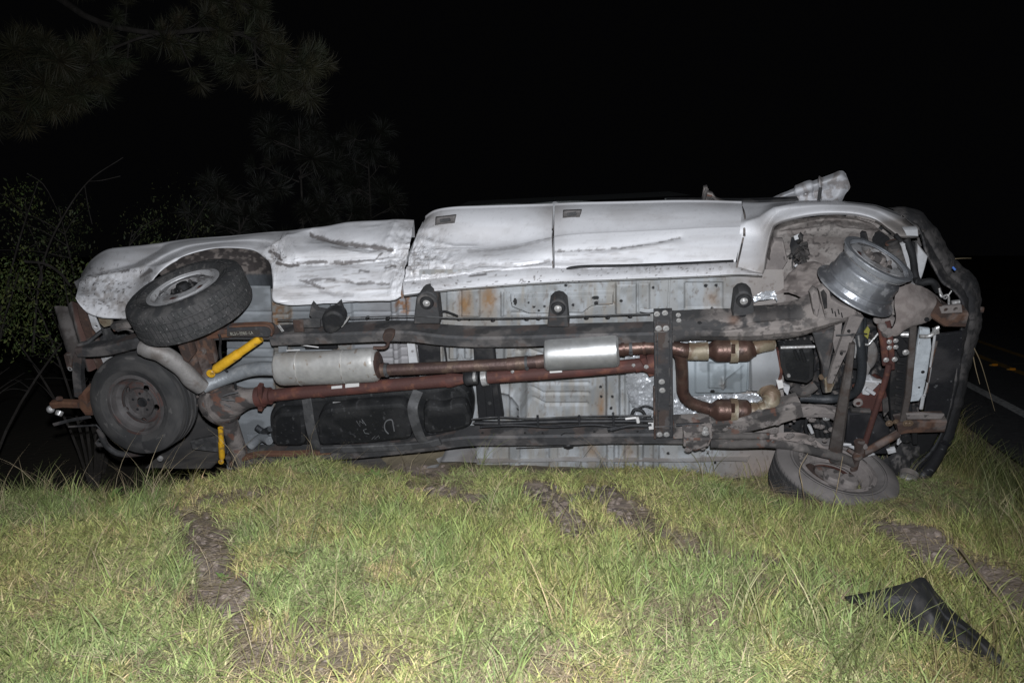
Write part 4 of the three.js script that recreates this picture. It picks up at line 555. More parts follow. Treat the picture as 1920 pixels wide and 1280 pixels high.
part('liner_flap', sheet([[[1462, 540, -0.26], [1490, 505, -0.3], [1520, 490, -0.32], [1545, 500, -0.3], [1556, 520, -0.28]], [[1455, 545, -0.22], [1486, 525, -0.22], [1516, 515, -0.22], [1540, 520, -0.22], [1552, 535, -0.2]], [[1458, 552, -0.2], [1480, 550, -0.16], [1505, 557, -0.14], [1530, 552, -0.14], [1548, 545, -0.16]]], 60, 40, { disp: (x, y) => 0.03 * (ridge(x / 26, y / 20, 3, 231) - 0.5), col: (x, y) => mixc([0.22, 0.19, 0.172], [0.13, 0.11, 0.1], ss(0.45, 0.6, fbm(x / 14, y / 10, 3, 0, 233))) }), M.dusty, truck, 'crumpled dusty flap of the liner');
{ const strands = []; for (let i = 0; i < 22; i++) { const x = rr(1484, 1512), y = rr(438, 495), a = rr(0.4, 2.4), l = rr(8, 26); strands.push(tube([[x, y, -0.5 + rr(-0.03, 0.06)], [x + Math.cos(a) * l * 0.5 + rr(-4, 4), y + Math.sin(a) * l * 0.5, -0.5 + rr(-0.02, 0.08)], [x + Math.cos(a) * l, y + Math.sin(a) * l, -0.52 + rr(-0.03, 0.06)]], rr(0.004, 0.012), { n: 6, smooth: 8 })); } part('wiring_loom', strands, M.frameDusty, truck, 'tangle of torn wiring in the wheel arch'); }
part('dark_backing', ext([[1596, 424], [1700, 424], [1700, 490], [1596, 490]], -0.62, 0.02), M.black);  // black sheets added behind the liner holes so these look dark
part('dark_backing', ext([[1480, 430], [1520, 425], [1522, 510], [1482, 510]], -0.6, 0.02), M.black);
part('arch_bracket', ext([[1486, 438], [1498, 434], [1502, 447], [1491, 451]], -0.5, 0.02), M.whitePanel); part('arch_bracket', bar([[1492, 496, -0.42], [1502, 508, -0.4]], 0.02, 0.02), M.whitePanel);
part('coil_strut', [tube([[1672, 452, -0.36], [1690, 500, -0.32], [1696, 535, -0.3]], 0.035, { n: 12, scale: (t) => 1 + 0.1 * Math.sin(t * 60), smooth: 40 }), tube([[1664, 460, -0.38], [1672, 490, -0.36]], 0.02)], M.frameDusty);
const engine = part('engine_block', sheet([0, 1, 2, 3, 4].map((j) => [0, 1, 2, 3, 4, 5].map((i) => [1436 + i * 58 + (j > 3 ? 10 : 0), 590 + j * 72, -0.3])), 150, 150, {
  disp: (x, y) => 0.1 * (fbm(x / 34, y / 26, 3, 0, 241) - 0.5) + 0.04 * (vn(Math.floor(x / 15), Math.floor(y / 11), 0, 243) - 0.5) + 0.02 * (fbm(x / 6, y / 6, 2, 0, 247) - 0.5),
  col: (x, y) => mixc(mixc([0.016, 0.016, 0.017], [0.055, 0.047, 0.042], ss(0.5, 0.7, fbm(x / 12, y / 9, 4, 0, 245))), [0.16, 0.14, 0.125], 0.8 * ss(0.68, 0.74, fbm(x / 7, y / 5, 3, 0, 249))) }), M.dusty, truck, 'lumpy dark engine underside');  // near-black base colour with lighter mottling
// foil heat shields, transmission pan area, oil pan
const crumple = (a, s) => (x, y) => a * (ridge(x / s, y / s, 4, 261) - 0.5);
part('heat_shield', sheet(flat(1176, 1227, 698, 782, -0.12, -0.14).map((r) => r.map((c, i) => [c[0] + (i === 0 ? 22 * Math.max(0, (c[1] - 735) / 48) : 0), c[1], c[2] - (i === 0 ? 0.05 : 0)])), 60, 70, { disp: crumple(0.03, 12) }), M.foil, truck, 'crinkled foil heat shield');
part('heat_shield', sheet(flat(1172, 1228, 628, 682, -0.13, -0.12), 60, 50, { disp: crumple(0.03, 9) }), M.foil);
part('heat_shield', sheet(flat(1264, 1325, 618, 660, -0.1, -0.1), 50, 40, { disp: crumple(0.03, 9) }), M.foil);
part('heat_shield', sheet(flat(1264, 1446, 736, 800, -0.17, -0.16), 130, 50, { disp: crumple(0.035, 10) }), M.foil, truck, 'crinkled foil heat shield behind the lower converter');
part('heat_shield_edge', bar([[1200, 581, -0.02], [1216, 583, -0.02], [1240, 580, -0.02]], 0.02, 0.004, { c: 0.001, smooth: 8 }), M.foil);
const trans = (x, y) => 0.012 * box2(x, y, 1304, 672, 1390, 735, 3) + 0.02 * box2(x, y, 1329, 680, 1360, 722, 3) - 0.012 * (1 - ss(0, 2.5, Math.abs(x - 1404 + (y - 690) * 0.05))) + 0.03 * box2(x, y, 1408, 650, 1470, 728, 3) + fold(x, y, [[1350, 712], [1393, 683]], 3, 0.008) + 0.012 * box2(x, y, 1353, 700, 1358, 722, 2);
part('transmission', sheet([[[1280, 668, -0.13], [1330, 668, -0.12], [1390, 662, -0.11], [1430, 655, -0.1], [1460, 652, -0.12]], [[1284, 705, -0.08], [1330, 700, -0.07], [1390, 695, -0.06], [1430, 690, -0.05], [1462, 690, -0.07]], [[1287, 743, -0.13], [1330, 740, -0.12], [1390, 735, -0.11], [1432, 727, -0.1], [1458, 718, -0.13]]], 150, 90, { disp: trans, col: (x, y) => { let c = mixc([0.31, 0.345, 0.36], [0.22, 0.245, 0.255], ss(0.45, 0.65, fbm(x / 22, y / 16, 4, 0, 271))); if (x > 1404) c = mixc(c, [0.3, 0.3, 0.3], 0.8); c = mixc(c, [0.3, 0.27, 0.24], 0.7 * blob(x, y, 1355, 712, 6, 8)); if (Math.hypot(x - 1336, y - 731) < 4) c = [0.02, 0.02, 0.02]; return c; } }), M.painted, truck, 'pale grey transmission pan');
part('transmission_flange', bar([[1459, 654, -0.08], [1464, 690, -0.06], [1457, 726, -0.1]], 0.02, 0.05, { smooth: 10 }), M.rust);
part('oil_pan', ext([[1463, 654], [1526, 652], [1530, 668], [1528, 712], [1515, 722], [1474, 716], [1463, 690]], -0.02, 0.2, { bevel: 0.03, smooth: 0 }), M.tank, truck, 'dark engine oil pan');
part('oil_pan_rim', bar([[1464, 651.5, -0.02], [1528, 649.5, -0.02]], 0.014, 0.02), M.bright);
part('oil_pan_rib', [bar([[1490, 656, -0.012], [1498, 676, -0.012]], 0.02, 0.01), bar([[1502, 655, -0.012], [1510, 678, -0.012]], 0.02, 0.01)], M.tank);
part('starter_motor', [tube([[1490, 726, -0.08], [1500, 733, -0.06], [1514, 732, -0.06], [1528, 722, -0.08]], 0.03, { smooth: 16 }), tube([[1484, 728, -0.1], [1496, 738, -0.08], [1520, 738, -0.08]], 0.02, { smooth: 10 })], M.frameDusty);
part('connector', ext([[1457, 717], [1468, 715], [1471, 727], [1460, 730]], -0.03, 0.03), M.whiteLabel);
part('bell_bracket', ext([[1468, 719], [1482, 726], [1478, 742], [1470, 734]], -0.06, 0.03), M.whitePanel);
part('manifold_bits', [...Array.from({ length: 16 }, (_, i) => disk(L(1460 + i * 4.4, 638 + 5 * Math.sin(i * 2.1), -0.12), V(0, 0.4, 0.9).normalize(), 0.008 + 0.006 * hash(i, 5), 0.02, 8))], M.frameDusty);
// dusty front frame section and its brackets
part('frame_rail', sheet([[[1258, 582, -0.14], [1320, 579, -0.14], [1376, 577, -0.14], [1430, 572, -0.14], [1490, 562, -0.14], [1530, 545, -0.12], [1560, 548, -0.1], [1612, 560, -0.1]], [[1258, 600, -0.02], [1320, 597, -0.02], [1376, 595, -0.02], [1430, 590, -0.0], [1490, 583, 0.0], [1530, 566, 0.0], [1562, 566, 0.0], [1614, 574, 0.0]], [[1262, 618, 0.0], [1318, 614, 0.02], [1376, 612, 0.03], [1430, 609, 0.04], [1490, 603, 0.05], [1534, 590, 0.06], [1565, 584, 0.05], [1614, 584, 0.03]], [[1262, 638, 0.0], [1316, 626, 0.03], [1376, 624, 0.05], [1430, 622, 0.06], [1490, 616, 0.08], [1540, 604, 0.08], [1575, 594, 0.07], [1616, 590, 0.05]], [[1264, 641, -0.04], [1318, 637, -0.02], [1376, 638, 0.0], [1430, 637, 0.02], [1492, 631, 0.04], [1545, 615, 0.05], [1580, 604, 0.04], [1618, 595, 0.02]], [[1264, 641, -0.12], [1318, 638, -0.12], [1376, 639, -0.1], [1430, 638, -0.1], [1492, 632, -0.08], [1545, 616, -0.06], [1580, 605, -0.05], [1618, 596, -0.05]]], 260, 110, {
  disp: (x, y) => 0.006 * (fbm(x / 10, y / 8, 3, 0, 281) - 0.5) + 0.014 * box2(x, y, 1412, 575, 1480, 604, 4) - fold(x, y, [[1318, 614], [1360, 618], [1420, 605], [1500, 598]], 2.5, 0.012) + fold(x, y, [[1316, 628], [1400, 629], [1500, 620], [1575, 600]], 3, 0.006),
  col: (x, y) => { const n = fbm(x / 11, y / 8, 4, 0, 283), n2 = fbm(x / 22, y / 16, 4, 0, 285); let c = mixc([0.055, 0.053, 0.052], [0.25, 0.22, 0.2], clamp(ss(0.42, 0.6, n2) * ss(1290, 1360, x) * 0.9 + ss(1480, 1540, x) * 0.7 + 0.3 * ss(0.58, 0.66, n) + 0.55 * ss(608, 622, y) * ss(1350, 1420, x))); c = mixc(c, [0.05, 0.045, 0.042], 0.85 * clamp(blob(x, y, 1450, 590, 44, 10) * 1.2 + 0.7 * ss(0.62, 0.67, n)) * (1 - ss(1520, 1560, x))); c = mixc(c, [0.17, 0.08, 0.04], 0.6 * blob(x, y, 1376, 598, 10, 10)); if (((x - 1445) / 8) ** 2 + ((y - 576) / 3.6) ** 2 < 1) c = [0.015, 0.015, 0.015]; if (((x - 1393) / 7) ** 2 + ((y - 591) / 3) ** 2 < 1 || ((x - 1312) / 4) ** 2 + ((y - 605) / 3) ** 2 < 1) c = [0.012, 0.012, 0.012]; return c; } }), M.dusty, truck, 'dust caked front section of the upper frame rail');
part('control_arm', [ext([[1520, 552], [1527, 543], [1535, 548], [1540, 570], [1534, 598], [1526, 590]], 0.07, 0.06, { bevel: 0.012 }), ext([[1536, 545], [1545, 537], [1556, 542], [1560, 560], [1580, 572], [1606, 580], [1610, 590], [1580, 600], [1548, 598]], 0.09, 0.05, { bevel: 0.012 })], M.dust, truck, 'dust caked upper control arm');
part('arm_slot', [ext([[1539, 548], [1545, 543], [1551, 552], [1552, 578], [1546, 580]], 0.094, 0.012, { bevel: 0.003 }), ...[[1560, 578], [1566, 584], [1572, 580], [1578, 586]].map(([x, y]) => bar([[x, y, 0.092], [x + 2, y + 9, 0.092]], 0.006, 0.008, { c: 0.002 }))], M.pitch);
part('arm_bush', disk(L(1552, 545, 0.05), V(0, 0, 1), 0.03, 0.02), M.black);
part('shield_scrap', [sheet([[[1412, 556, -0.08], [1430, 548, -0.1], [1450, 545, -0.12], [1456, 552, -0.1]], [[1414, 566, -0.07], [1432, 562, -0.06], [1448, 560, -0.08], [1458, 566, -0.08]]], 24, 16, { disp: crumple(0.03, 8) })], M.foil, truck, 'scrap of bright foil by the body mount');
part('cross_brace', bar([[1606, 590, 0.07], [1588, 634, 0.08], [1570, 676, 0.08], [1556, 714, 0.06]], 0.055, 0.04, { scale: (t) => [mix(1.35, 0.55, t), 1] }), M.dust, truck, 'dusty diagonal cross brace');
bolts([[1578, 662, 0.1, 0.006], [1592, 620, 0.1, 0.006]], truck.children.at(-1), M.pitch);
part('brace_plate', ext([[1566, 612], [1580, 606], [1576, 640], [1566, 660], [1562, 640]], 0.04, 0.02), M.dust);
part('crossmember', ext([[1524, 625], [1570, 618], [1566, 650], [1556, 680], [1551, 700], [1550, 738], [1544, 738], [1543, 690], [1534, 660]], 0.02, 0.1, { bevel: 0.012 }), M.frame, truck, 'dark tapering engine crossmember');
part('engine_mount', [ext([[1546, 712], [1556, 704], [1566, 722], [1560, 736], [1548, 738]], 0.03, 0.05, { bevel: 0.012 }), disk(L(1540, 705, 0.0), V(0, 0, 1), 0.014, 0.02)], M.gold);
part('drain_plug', disk(L(1479, 703, -0.02), V(0, 0, 1), 0.01, 0.012), M.bright);
part('steering_bar', sweep(smoothPts(P([[1598, 642, 0.1], [1592, 690, 0.12], [1583, 745, 0.13], [1574, 800, 0.12], [1566, 850, 0.08]]), 24), rect(0.06, 0.045, 0.012), { scale: (t) => [mix(0.5, 1.3, t), 1] }), M.brownBar, truck, 'brown upright bar crossing the front suspension');
part('coolant_hose', tube([[1612, 600, 0.0], [1611, 622, 0.02], [1614, 650, 0.03], [1617, 690, 0.03], [1612, 722, 0.02], [1600, 738, -0.02], [1560, 748, -0.08], [1500, 745, -0.1]], 0.026, { smooth: 50 }), M.hose, truck, 'black coolant hose');
part('coolant_hose', tube([[1620, 598, -0.05], [1624, 640, -0.06], [1620, 690, -0.08]], 0.014, { smooth: 20 }), M.hose);
part('fluid_line', tube([[1616, 643, 0.03], [1628, 646, 0.03], [1636, 638, 0.02], [1648, 624, 0.0]], 0.006, { smooth: 24 }), M.bright);
part('fluid_line', tube([[1610, 630, 0.05], [1612, 645, 0.05], [1614, 662, 0.04], [1616, 680, 0.03]], 0.005, { smooth: 24 }), M.bright);
part('fluid_line', tube([[1602, 636, 0.06], [1605, 655, 0.06], [1603, 670, 0.06]], 0.006, { smooth: 14 }), M.bright);
part('brake_line', tube([[1568, 628, 0.1], [1592, 628, 0.11], [1614, 625, 0.06], [1626, 626, 0.02]], 0.004, { smooth: 14 }), M.strap);
part('yellow_tag', ext([[1618, 626], [1628, 612], [1632, 618], [1628, 636]], -0.02, 0.01, { bevel: 0.002 }), std({ color: new THREE.Color().setRGB(0.3, 0.28, 0.06), roughness: 0.7 }));
part('fan_shroud', [tube([[1618, 695, -0.1], [1632, 680, -0.1], [1636, 662, -0.1], [1630, 646, -0.1], [1618, 640, -0.1]], 0.03, { smooth: 24, flat: 0.5 }), ext([[1617, 680], [1626, 676], [1634, 690], [1626, 710], [1617, 705]], -0.08, 0.03)], M.tail, truck, 'grey ring of the fan shroud');
part('pulley', lathe([[0, 0.03], [0.05, 0.03], [0.07, 0.02], [0.06, 0.01], [0.075, 0.0], [0.075, -0.03]], L(1608, 668, -0.12), V(0, 0.1, 1).normalize(), 30), M.black);
part('rust_bracket', bar([[1651, 604, 0.04], [1657, 640, 0.05], [1661, 682, 0.05]], 0.036, 0.03), M.rust, truck, 'rust red steering bracket');
part('rust_bracket', bar([[1664, 600, 0.05], [1671, 640, 0.06], [1673, 690, 0.06]], 0.028, 0.03), M.rust);
part('knuckle', [ext([[1640, 592], [1655, 586], [1668, 598], [1680, 600], [1676, 614], [1660, 612], [1648, 606]], 0.06, 0.08, { bevel: 0.015 }), disk(L(1663, 620, 0.05), V(0, 0, 1), 0.03, 0.03), disk(L(1654, 610, 0.06), V(0, 0, 1), 0.022, 0.03), disk(L(1645, 598, 0.07), V(0, 0, 1), 0.02, 0.02)], M.dust, truck, 'dusty steering knuckle');
bolts([[1668, 640, 0.09, 0.009], [1680, 638, 0.08, 0.009], [1668, 651, 0.09, 0.009], [1680, 650, 0.09, 0.009], [1662, 674, 0.09, 0.01], [1678, 673, 0.1, 0.01], [1699, 660, 0.04, 0.012]], truck.children.at(-1), M.bright);
part('bolt_plate', ext([[1676, 636], [1690, 632], [1703, 645], [1702, 668], [1688, 670], [1680, 655]], 0.03, 0.03, { bevel: 0.006 }), M.pitch);
part('steering_link', tube([[1668, 682, 0.08], [1660, 715, 0.09], [1646, 758, 0.1], [1634, 795, 0.1], [1622, 832, 0.1]], 0.017, { smooth: 20 }), M.rust, truck, 'thin rust red steering link');
part('steering_box', [ext([[1636, 726], [1650, 720], [1662, 726], [1666, 745], [1660, 772], [1640, 776], [1608, 764], [1606, 742]], 0.0, 0.12, { bevel: 0.02 }), lathe([[0.006, 0.012], [0.012, 0.012], [0.026, 0.008], [0.028, 0.0]], L(1609, 754, 0.02), V(0, 0, 1), 24)], M.rust, truck, 'rust brown steering box');
part('steering_box_eye', lathe([[0.012, 0.012], [0.018, 0.016], [0.026, 0.012], [0.028, 0.0]], L(1609, 754, 0.02), V(0, 0, 1), 24), M.dust);
part('aluminium_bracket', [ext([[1616, 716], [1636, 712], [1650, 720], [1638, 732], [1630, 742], [1618, 740]], 0.03, 0.06, { bevel: 0.008 }), bar([[1624, 728, 0.04], [1640, 738, 0.04]], 0.02, 0.02), bar([[1614, 712, 0.02], [1650, 714, 0.02], [1660, 720, 0.02]], 0.014, 0.03)], M.whitePanel);
part('lower_bracket', bar([[1596, 768, 0.05], [1632, 770, 0.05]], 0.02, 0.03), M.frameDusty); part('side_bracket', ext([[1655, 752], [1666, 748], [1668, 770], [1658, 782]], 0.02, 0.03), M.frameDusty);
part('frame_rail', bar([[1262, 800, -0.02], [1340, 796, 0.0], [1380, 790, 0.02], [1440, 776, 0.02], [1500, 758, 0.0]], 0.12, 0.12, { c: 0.016, smooth: 24 }), M.frameDusty, truck, 'dusty front section of the lower frame rail');
part('frame_rail', [bar([[1480, 770, 0.02], [1516, 770, 0.02], [1556, 772, 0.02], [1575, 780, 0.0]], 0.07, 0.06, { smooth: 14, c: 0.012 }), ext([[1498, 768], [1520, 762], [1548, 766], [1568, 776], [1540, 776], [1506, 782]], 0.06, 0.03)], M.dust);
part('control_arm_mount', [ext([[1280, 806], [1336, 802], [1338, 822], [1326, 836], [1304, 846], [1284, 838]], 0.1, 0.16, { bevel: 0.02 }), ext([[1282, 822], [1336, 822], [1330, 838], [1304, 847], [1281, 838]], 0.11, 0.1, { bevel: 0.015 })], M.frameDusty, truck, 'bushing box of the lower control arm');
bolts([[1323, 811, 0.1, 0.014], [1323, 803, 0.1, 0.01]], truck.children.at(-1), M.bright);
part('control_arm', [tube([[1332, 817, 0.07], [1370, 817, 0.07], [1410, 817, 0.07], [1442, 817, 0.06]], 0.022, { n: 14 }), tube([[1332, 831, 0.08], [1380, 832, 0.08], [1440, 831, 0.08], [1490, 836, 0.09], [1540, 848, 0.1], [1576, 856, 0.1], [1602, 868, 0.08]], 0.028, { n: 16, smooth: 40 }), bar([[1560, 858, 0.09], [1602, 870, 0.06]], 0.05, 0.04)], M.frameDusty, truck, 'long lower control arm');
part('arm_plate', sheet([[[1420, 822, 0.06], [1446, 814, 0.06], [1480, 810, 0.06], [1512, 814, 0.06], [1534, 828, 0.07], [1552, 842, 0.08], [1585, 856, 0.08]], [[1420, 829, 0.075], [1446, 828, 0.075], [1482, 831, 0.08], [1514, 836, 0.08], [1536, 844, 0.09], [1556, 851, 0.09], [1590, 862, 0.09]]], 60, 12, { disp: (x, y) => -0.014 * blob(x, y, 1512, 820, 20, 4), col: (x, y) => mixc([0.25, 0.215, 0.195], [0.05, 0.045, 0.04], clamp(0.9 * blob(x, y, 1510, 821, 18, 3.5) + (Math.hypot(x - 1455, y - 817) < 3 || Math.hypot(x - 1482, y - 819) < 3 ? 1 : 0))) }), M.dusty, truck, 'dusty plate of the lower control arm');
part('spring_seat', [tube([[1516, 822, 0.0], [1511, 800, 0.0], [1515, 785, 0.0], [1535, 778, 0.0], [1568, 776, 0.0]], 0.01, { smooth: 24 }), ...[0, 1, 2, 3].map((i) => tube([[1522 + i * 9, 786, -0.06], [1530 + i * 9, 800, -0.04], [1534 + i * 9, 818, -0.03]], 0.015, { smooth: 10 }))], M.pitch, truck, 'black spring seat');  // seat tubes take the black pitch material
part('bracket_edge', tube([[1514, 784, 0.02], [1530, 776, 0.03], [1570, 774, 0.03]], 0.007, { smooth: 12 }), M.dust);
bolts([[1550, 783, 0.03, 0.014]], truck.children.at(-1), M.bright);
part('bracket_edge', bar([[1517, 796, 0.02], [1524, 812, 0.02]], 0.02, 0.012), M.whitePanel);
part('splash_shield', ext([[1590, 776], [1620, 772], [1648, 778], [1668, 800], [1672, 830], [1664, 852], [1636, 852], [1606, 836], [1586, 834]], 0.02, 0.05, { bevel: 0.012 }), M.splash, truck, 'dark plastic splash shield');
part('shield_rim', [bar([[1580, 833, 0.09], [1596, 834, 0.09]], 0.02, 0.012), bar([[1594, 836, 0.09], [1608, 842, 0.09]], 0.02, 0.012), ext([[1624, 851], [1632, 847], [1642, 853], [1628, 856]], 0.05, 0.02), ext([[1664, 845], [1680, 842], [1682, 848], [1666, 852]], 0.04, 0.03), bar([[1687, 815, 0.05], [1684, 832, 0.05], [1690, 826, 0.05]], 0.012, 0.02)], M.whitePanel);
part('tie_rod', [tube([[1616, 851, 0.1], [1640, 838, 0.1], [1686, 812, 0.08]], 0.024, { n: 14 }), tube([[1612, 828, 0.12], [1613, 852, 0.12]], 0.03), disk(L(1608, 853, 0.13), V(0, 0, 1), 0.028, 0.02), tube([[1608, 854, 0.1], [1590, 842, 0.08]], 0.012), tube([[1607, 856, 0.1], [1602, 878, 0.08], [1598, 892, 0.06]], 0.022)], M.rustDark, truck, 'tie rod and its ball joint');
part('ball_joint', disk(L(1622, 835, 0.13), V(0, 0, 1), 0.014, 0.02), M.dust);
// radiator, white condenser panel, horns, bumper
part('radiator', [ext([[1676, 625], [1706, 610], [1704, 700], [1692, 780], [1672, 790], [1668, 740]], -0.06, 0.1), ...Array.from({ length: 9 }, (_, i) => bar([[1684 - i * 0.9, 650 + i * 15, -0.05], [1698 - i * 1.4, 652 + i * 15, -0.05]], 0.012, 0.02))], M.pitch, truck, 'black radiator seen edge on');
part('radiator_post', bar([[1713, 606, 0.02], [1710, 660, 0.03], [1703, 740, 0.04], [1692, 796, 0.05]], 0.034, 0.03), M.brownBar);
part('condenser', ext([[1726, 616], [1745, 618], [1748, 650], [1742, 690], [1732, 740], [1724, 752], [1706, 754], [1712, 700], [1720, 650]], 0.0, 0.03, { bevel: 0.008 }), M.condenser, truck, 'pale blue white plastic panel before the radiator');
part('panel_hole', [disk(L(1731, 697, 0.0), V(0, 0, 1), 0.01, 0.003), disk(L(1724, 726, 0.0), V(0, 0, 1), 0.006, 0.003)], M.black);
part('coolant_pipe', [tube([[1688, 626, -0.02], [1716, 628, -0.0]], 0.016), tube([[1725, 630, 0.03], [1742, 630, 0.03], [1750, 626, 0.03], [1756, 616, 0.03], [1762, 613, 0.03]], 0.011, { smooth: 20 }), ext([[1751, 620], [1762, 618], [1763, 626], [1753, 628]], 0.05, 0.03)], M.bright, truck, 'bent pale pipe with a white clip');
part('cooler_rod', [tube([[1754, 625, 0.02], [1748, 670, 0.02], [1741, 715, 0.02], [1733, 745, 0.02]], 0.007, { smooth: 12 }), bar([[1732, 742, 0.03], [1728, 766, 0.03]], 0.02, 0.015)], M.whitePanel);
part('cooler_rod', tube([[1757, 640, 0.02], [1745, 690, 0.02], [1738, 735, 0.02]], 0.007, { smooth: 12 }), M.rustDark);
part('bumper_shield', ext([[1757, 628], [1806, 622], [1802, 690], [1788, 765], [1774, 782], [1734, 776], [1742, 720]], -0.06, 0.02), M.splash, truck, 'dark underside panel of the front bumper');
part('liner_scrap', sheet([[[1680, 545, -0.02], [1695, 530, -0.05], [1720, 534, -0.06], [1742, 542, -0.06], [1758, 556, -0.05]], [[1678, 570, 0.04], [1700, 565, 0.05], [1724, 565, 0.05], [1748, 568, 0.04], [1765, 568, 0.02]], [[1681, 595, 0.07], [1700, 590, 0.08], [1720, 588, 0.08], [1742, 590, 0.06], [1759, 582, 0.03]], [[1676, 612, 0.08], [1694, 610, 0.09], [1714, 606, 0.08], [1736, 604, 0.06], [1746, 600, 0.04]], [[1664, 625, 0.07], [1680, 630, 0.08], [1696, 620, 0.07], [1712, 611, 0.06], [1730, 606, 0.05]]], 70, 70, {
  disp: (x, y) => 0.012 * (fbm(x / 16, y / 16, 3, 0, 301) - 0.5), col: (x, y) => mixc([0.24, 0.207, 0.188], [0.19, 0.16, 0.145], ss(0.4, 0.65, fbm(x / 14, y / 12, 4, 0, 303))) }), M.dusty, truck, 'torn dusty flap of wheel liner hanging by the bumper');
part('flap_hole', disk(L(1738, 598, 0.07), V(0, 0, 1), 0.012, 0.01), M.black);
for (const [pts, l] of [[[[1744, 570, 0.0], [1775, 592, 0.0], [1808, 592, 0.0]], 'upper frame horn'], [[[1680, 796, 0.03], [1700, 792, 0.03], [1768, 790, 0.02]], 'lower frame horn']]) part('frame_horn', bar(pts, 0.09, 0.1, { c: 0.01 }), M.rustDark, truck, l);
part('horn_plate', ext([[1762, 576], [1804, 572], [1806, 586], [1766, 588]], 0.055, 0.02, { holes: [[1775, 581, 0.01], [1793, 580, 0.01]] }), M.dust);
part('horn_plate', ext([[1700, 777], [1730, 776], [1772, 778], [1766, 786], [1702, 786]], 0.075, 0.02), M.dust);
bolts([[1700, 793, 0.082, 0.014], [1706, 793, 0.082, 0.014], [1668, 793, 0.06, 0.014], [1680, 790, 0.06, 0.01]], truck.children.at(-1), M.gold);
part('core_support', [ext([[1690, 460], [1700, 455], [1716, 500], [1718, 532], [1710, 536], [1702, 500]], -0.3, 0.04), ext([[1721, 456], [1741, 481], [1736, 500], [1730, 520], [1722, 536], [1714, 536], [1720, 500]], -0.26, 0.05, { bevel: 0.008 }), ext([[1696, 432], [1722, 430], [1723, 443], [1700, 442]], -0.4, 0.05)], M.whitePanel, truck, 'bent white radiator support');
part('core_tube', [tube([[1700, 448, -0.32], [1712, 480, -0.28], [1718, 520, -0.25], [1726, 530, -0.2], [1748, 528, -0.18], [1760, 545, -0.18]], 0.02, { smooth: 24 }), tube([[1690, 452, -0.34], [1680, 440, -0.34]], 0.012), ext([[1700, 452], [1718, 456], [1722, 482], [1712, 470]], -0.31, 0.02)], M.pitch);
part('lamp_wiring', [tube([[1762, 540, -0.1], [1766, 556, -0.08], [1778, 553, -0.06], [1780, 570, -0.05]], 0.006, { smooth: 20 }), tube([[1764, 545, -0.1], [1773, 560, -0.1], [1785, 545, -0.12]], 0.004, { smooth: 10 }), tube([[1785, 568, -0.05], [1800, 566, -0.05]], 0.014)], M.bright);
part('blue_wire', tube([[1787, 500, -0.21], [1792, 506, -0.2]], 0.006), std({ color: new THREE.Color().setRGB(0.08, 0.2, 0.6), roughness: 0.4 }));
// bumper: a wrap-round cover, inner edge to outer edge
const bmIn = [[1690, 404, -0.62], [1725, 432, -0.5], [1737, 470, -0.42], [1752, 500, -0.36], [1768, 528, -0.3], [1790, 545, -0.24], [1806, 568, -0.16], [1806, 605, -0.1], [1799, 640, -0.08], [1794, 700, -0.06], [1782, 765, -0.06], [1766, 812, -0.06], [1746, 846, -0.06], [1718, 874, -0.06], [1698, 900, -0.08]];
const bmOut = [[1665, 391, -0.9], [1718, 392, -0.9], [1752, 424, -0.86], [1778, 465, -0.8], [1800, 494, -0.72], [1824, 514, -0.62], [1838, 545, -0.5], [1841, 600, -0.4], [1830, 650, -0.36], [1818, 700, -0.34], [1804, 765, -0.34], [1788, 818, -0.34], [1772, 852, -0.34], [1742, 890, -0.34], [1712, 912, -0.34]];
const bmMid = (f, dx) => bmIn.map((c, i) => { const o = bmOut[i]; return [mix(c[0], o[0], f) + dx, mix(c[1], o[1], f), mix(c[2], o[2], f * 0.85)]; });
const bumper = part('front_bumper', sheet([bmIn.map((c) => [c[0] - 4, c[1] + 1, c[2] - 0.05]), bmIn, bmMid(0.3, 1), bmMid(0.55, 3), bmMid(0.8, 3), bmOut, bmOut.map((c) => [c[0] - 8, c[1], c[2] - 0.25])], 200, 50, {
  disp: (x, y) => 0.016 * (ridge(x / 26, y / 34, 3, 311) - 0.5) + 0.006 * (fbm(x / 6, y / 6, 3, 0, 313) - 0.5) - fold(x, y, bmMid(0.42, 1).map((c) => [c[0], c[1]]), 3, 0.02), col: (x, y) => { const n = fbm(x / 14, y / 20, 4, 0, 315), n2 = fbm(x / 5, y / 6, 4, 0, 317); let c = mixc([0.045, 0.044, 0.045], [0.15, 0.138, 0.13], clamp(0.9 * ss(0.42, 0.62, n) * (1 - ss(690, 780, y)) + 0.35 * ss(0.55, 0.65, n2))); c = mixc(c, [0.05, 0.052, 0.056], 0.7 * ss(760, 830, y)); return mixc(c, [0.02, 0.02, 0.02], 0.7 * ss(0.62, 0.68, n2)); } }), M.dusty, truck, 'scuffed dark front bumper');
part('bumper_tow_knob', disk(L(1838, 580, -0.36), V(1, 0, 0.3).normalize(), 0.018, 0.02), M.rustDark, bumper);
part('bumper_inner', ext([[1690, 806], [1768, 802], [1750, 842], [1722, 870], [1694, 898], [1684, 880], [1682, 840]], -0.16, 0.05, { bevel: 0.02 }), M.pitch, truck, 'black inside of the lower bumper corner');
part('bumper_liner', sheet([[[1650, 865, -0.08], [1676, 850, -0.06], [1690, 830, -0.05], [1716, 820, -0.12]], [[1662, 875, -0.06], [1684, 868, -0.02], [1702, 856, -0.06], [1724, 842, -0.14]], [[1680, 900, -0.08], [1694, 896, -0.04], [1706, 884, -0.08], [1722, 866, -0.14]]], 40, 40, { disp: crumple(0.03, 16), col: (x, y) => mixc([0.03, 0.029, 0.029], [0.13, 0.12, 0.112], ss(0.5, 0.68, fbm(x / 8, y / 8, 4, 0, 321))) }), M.dusty);
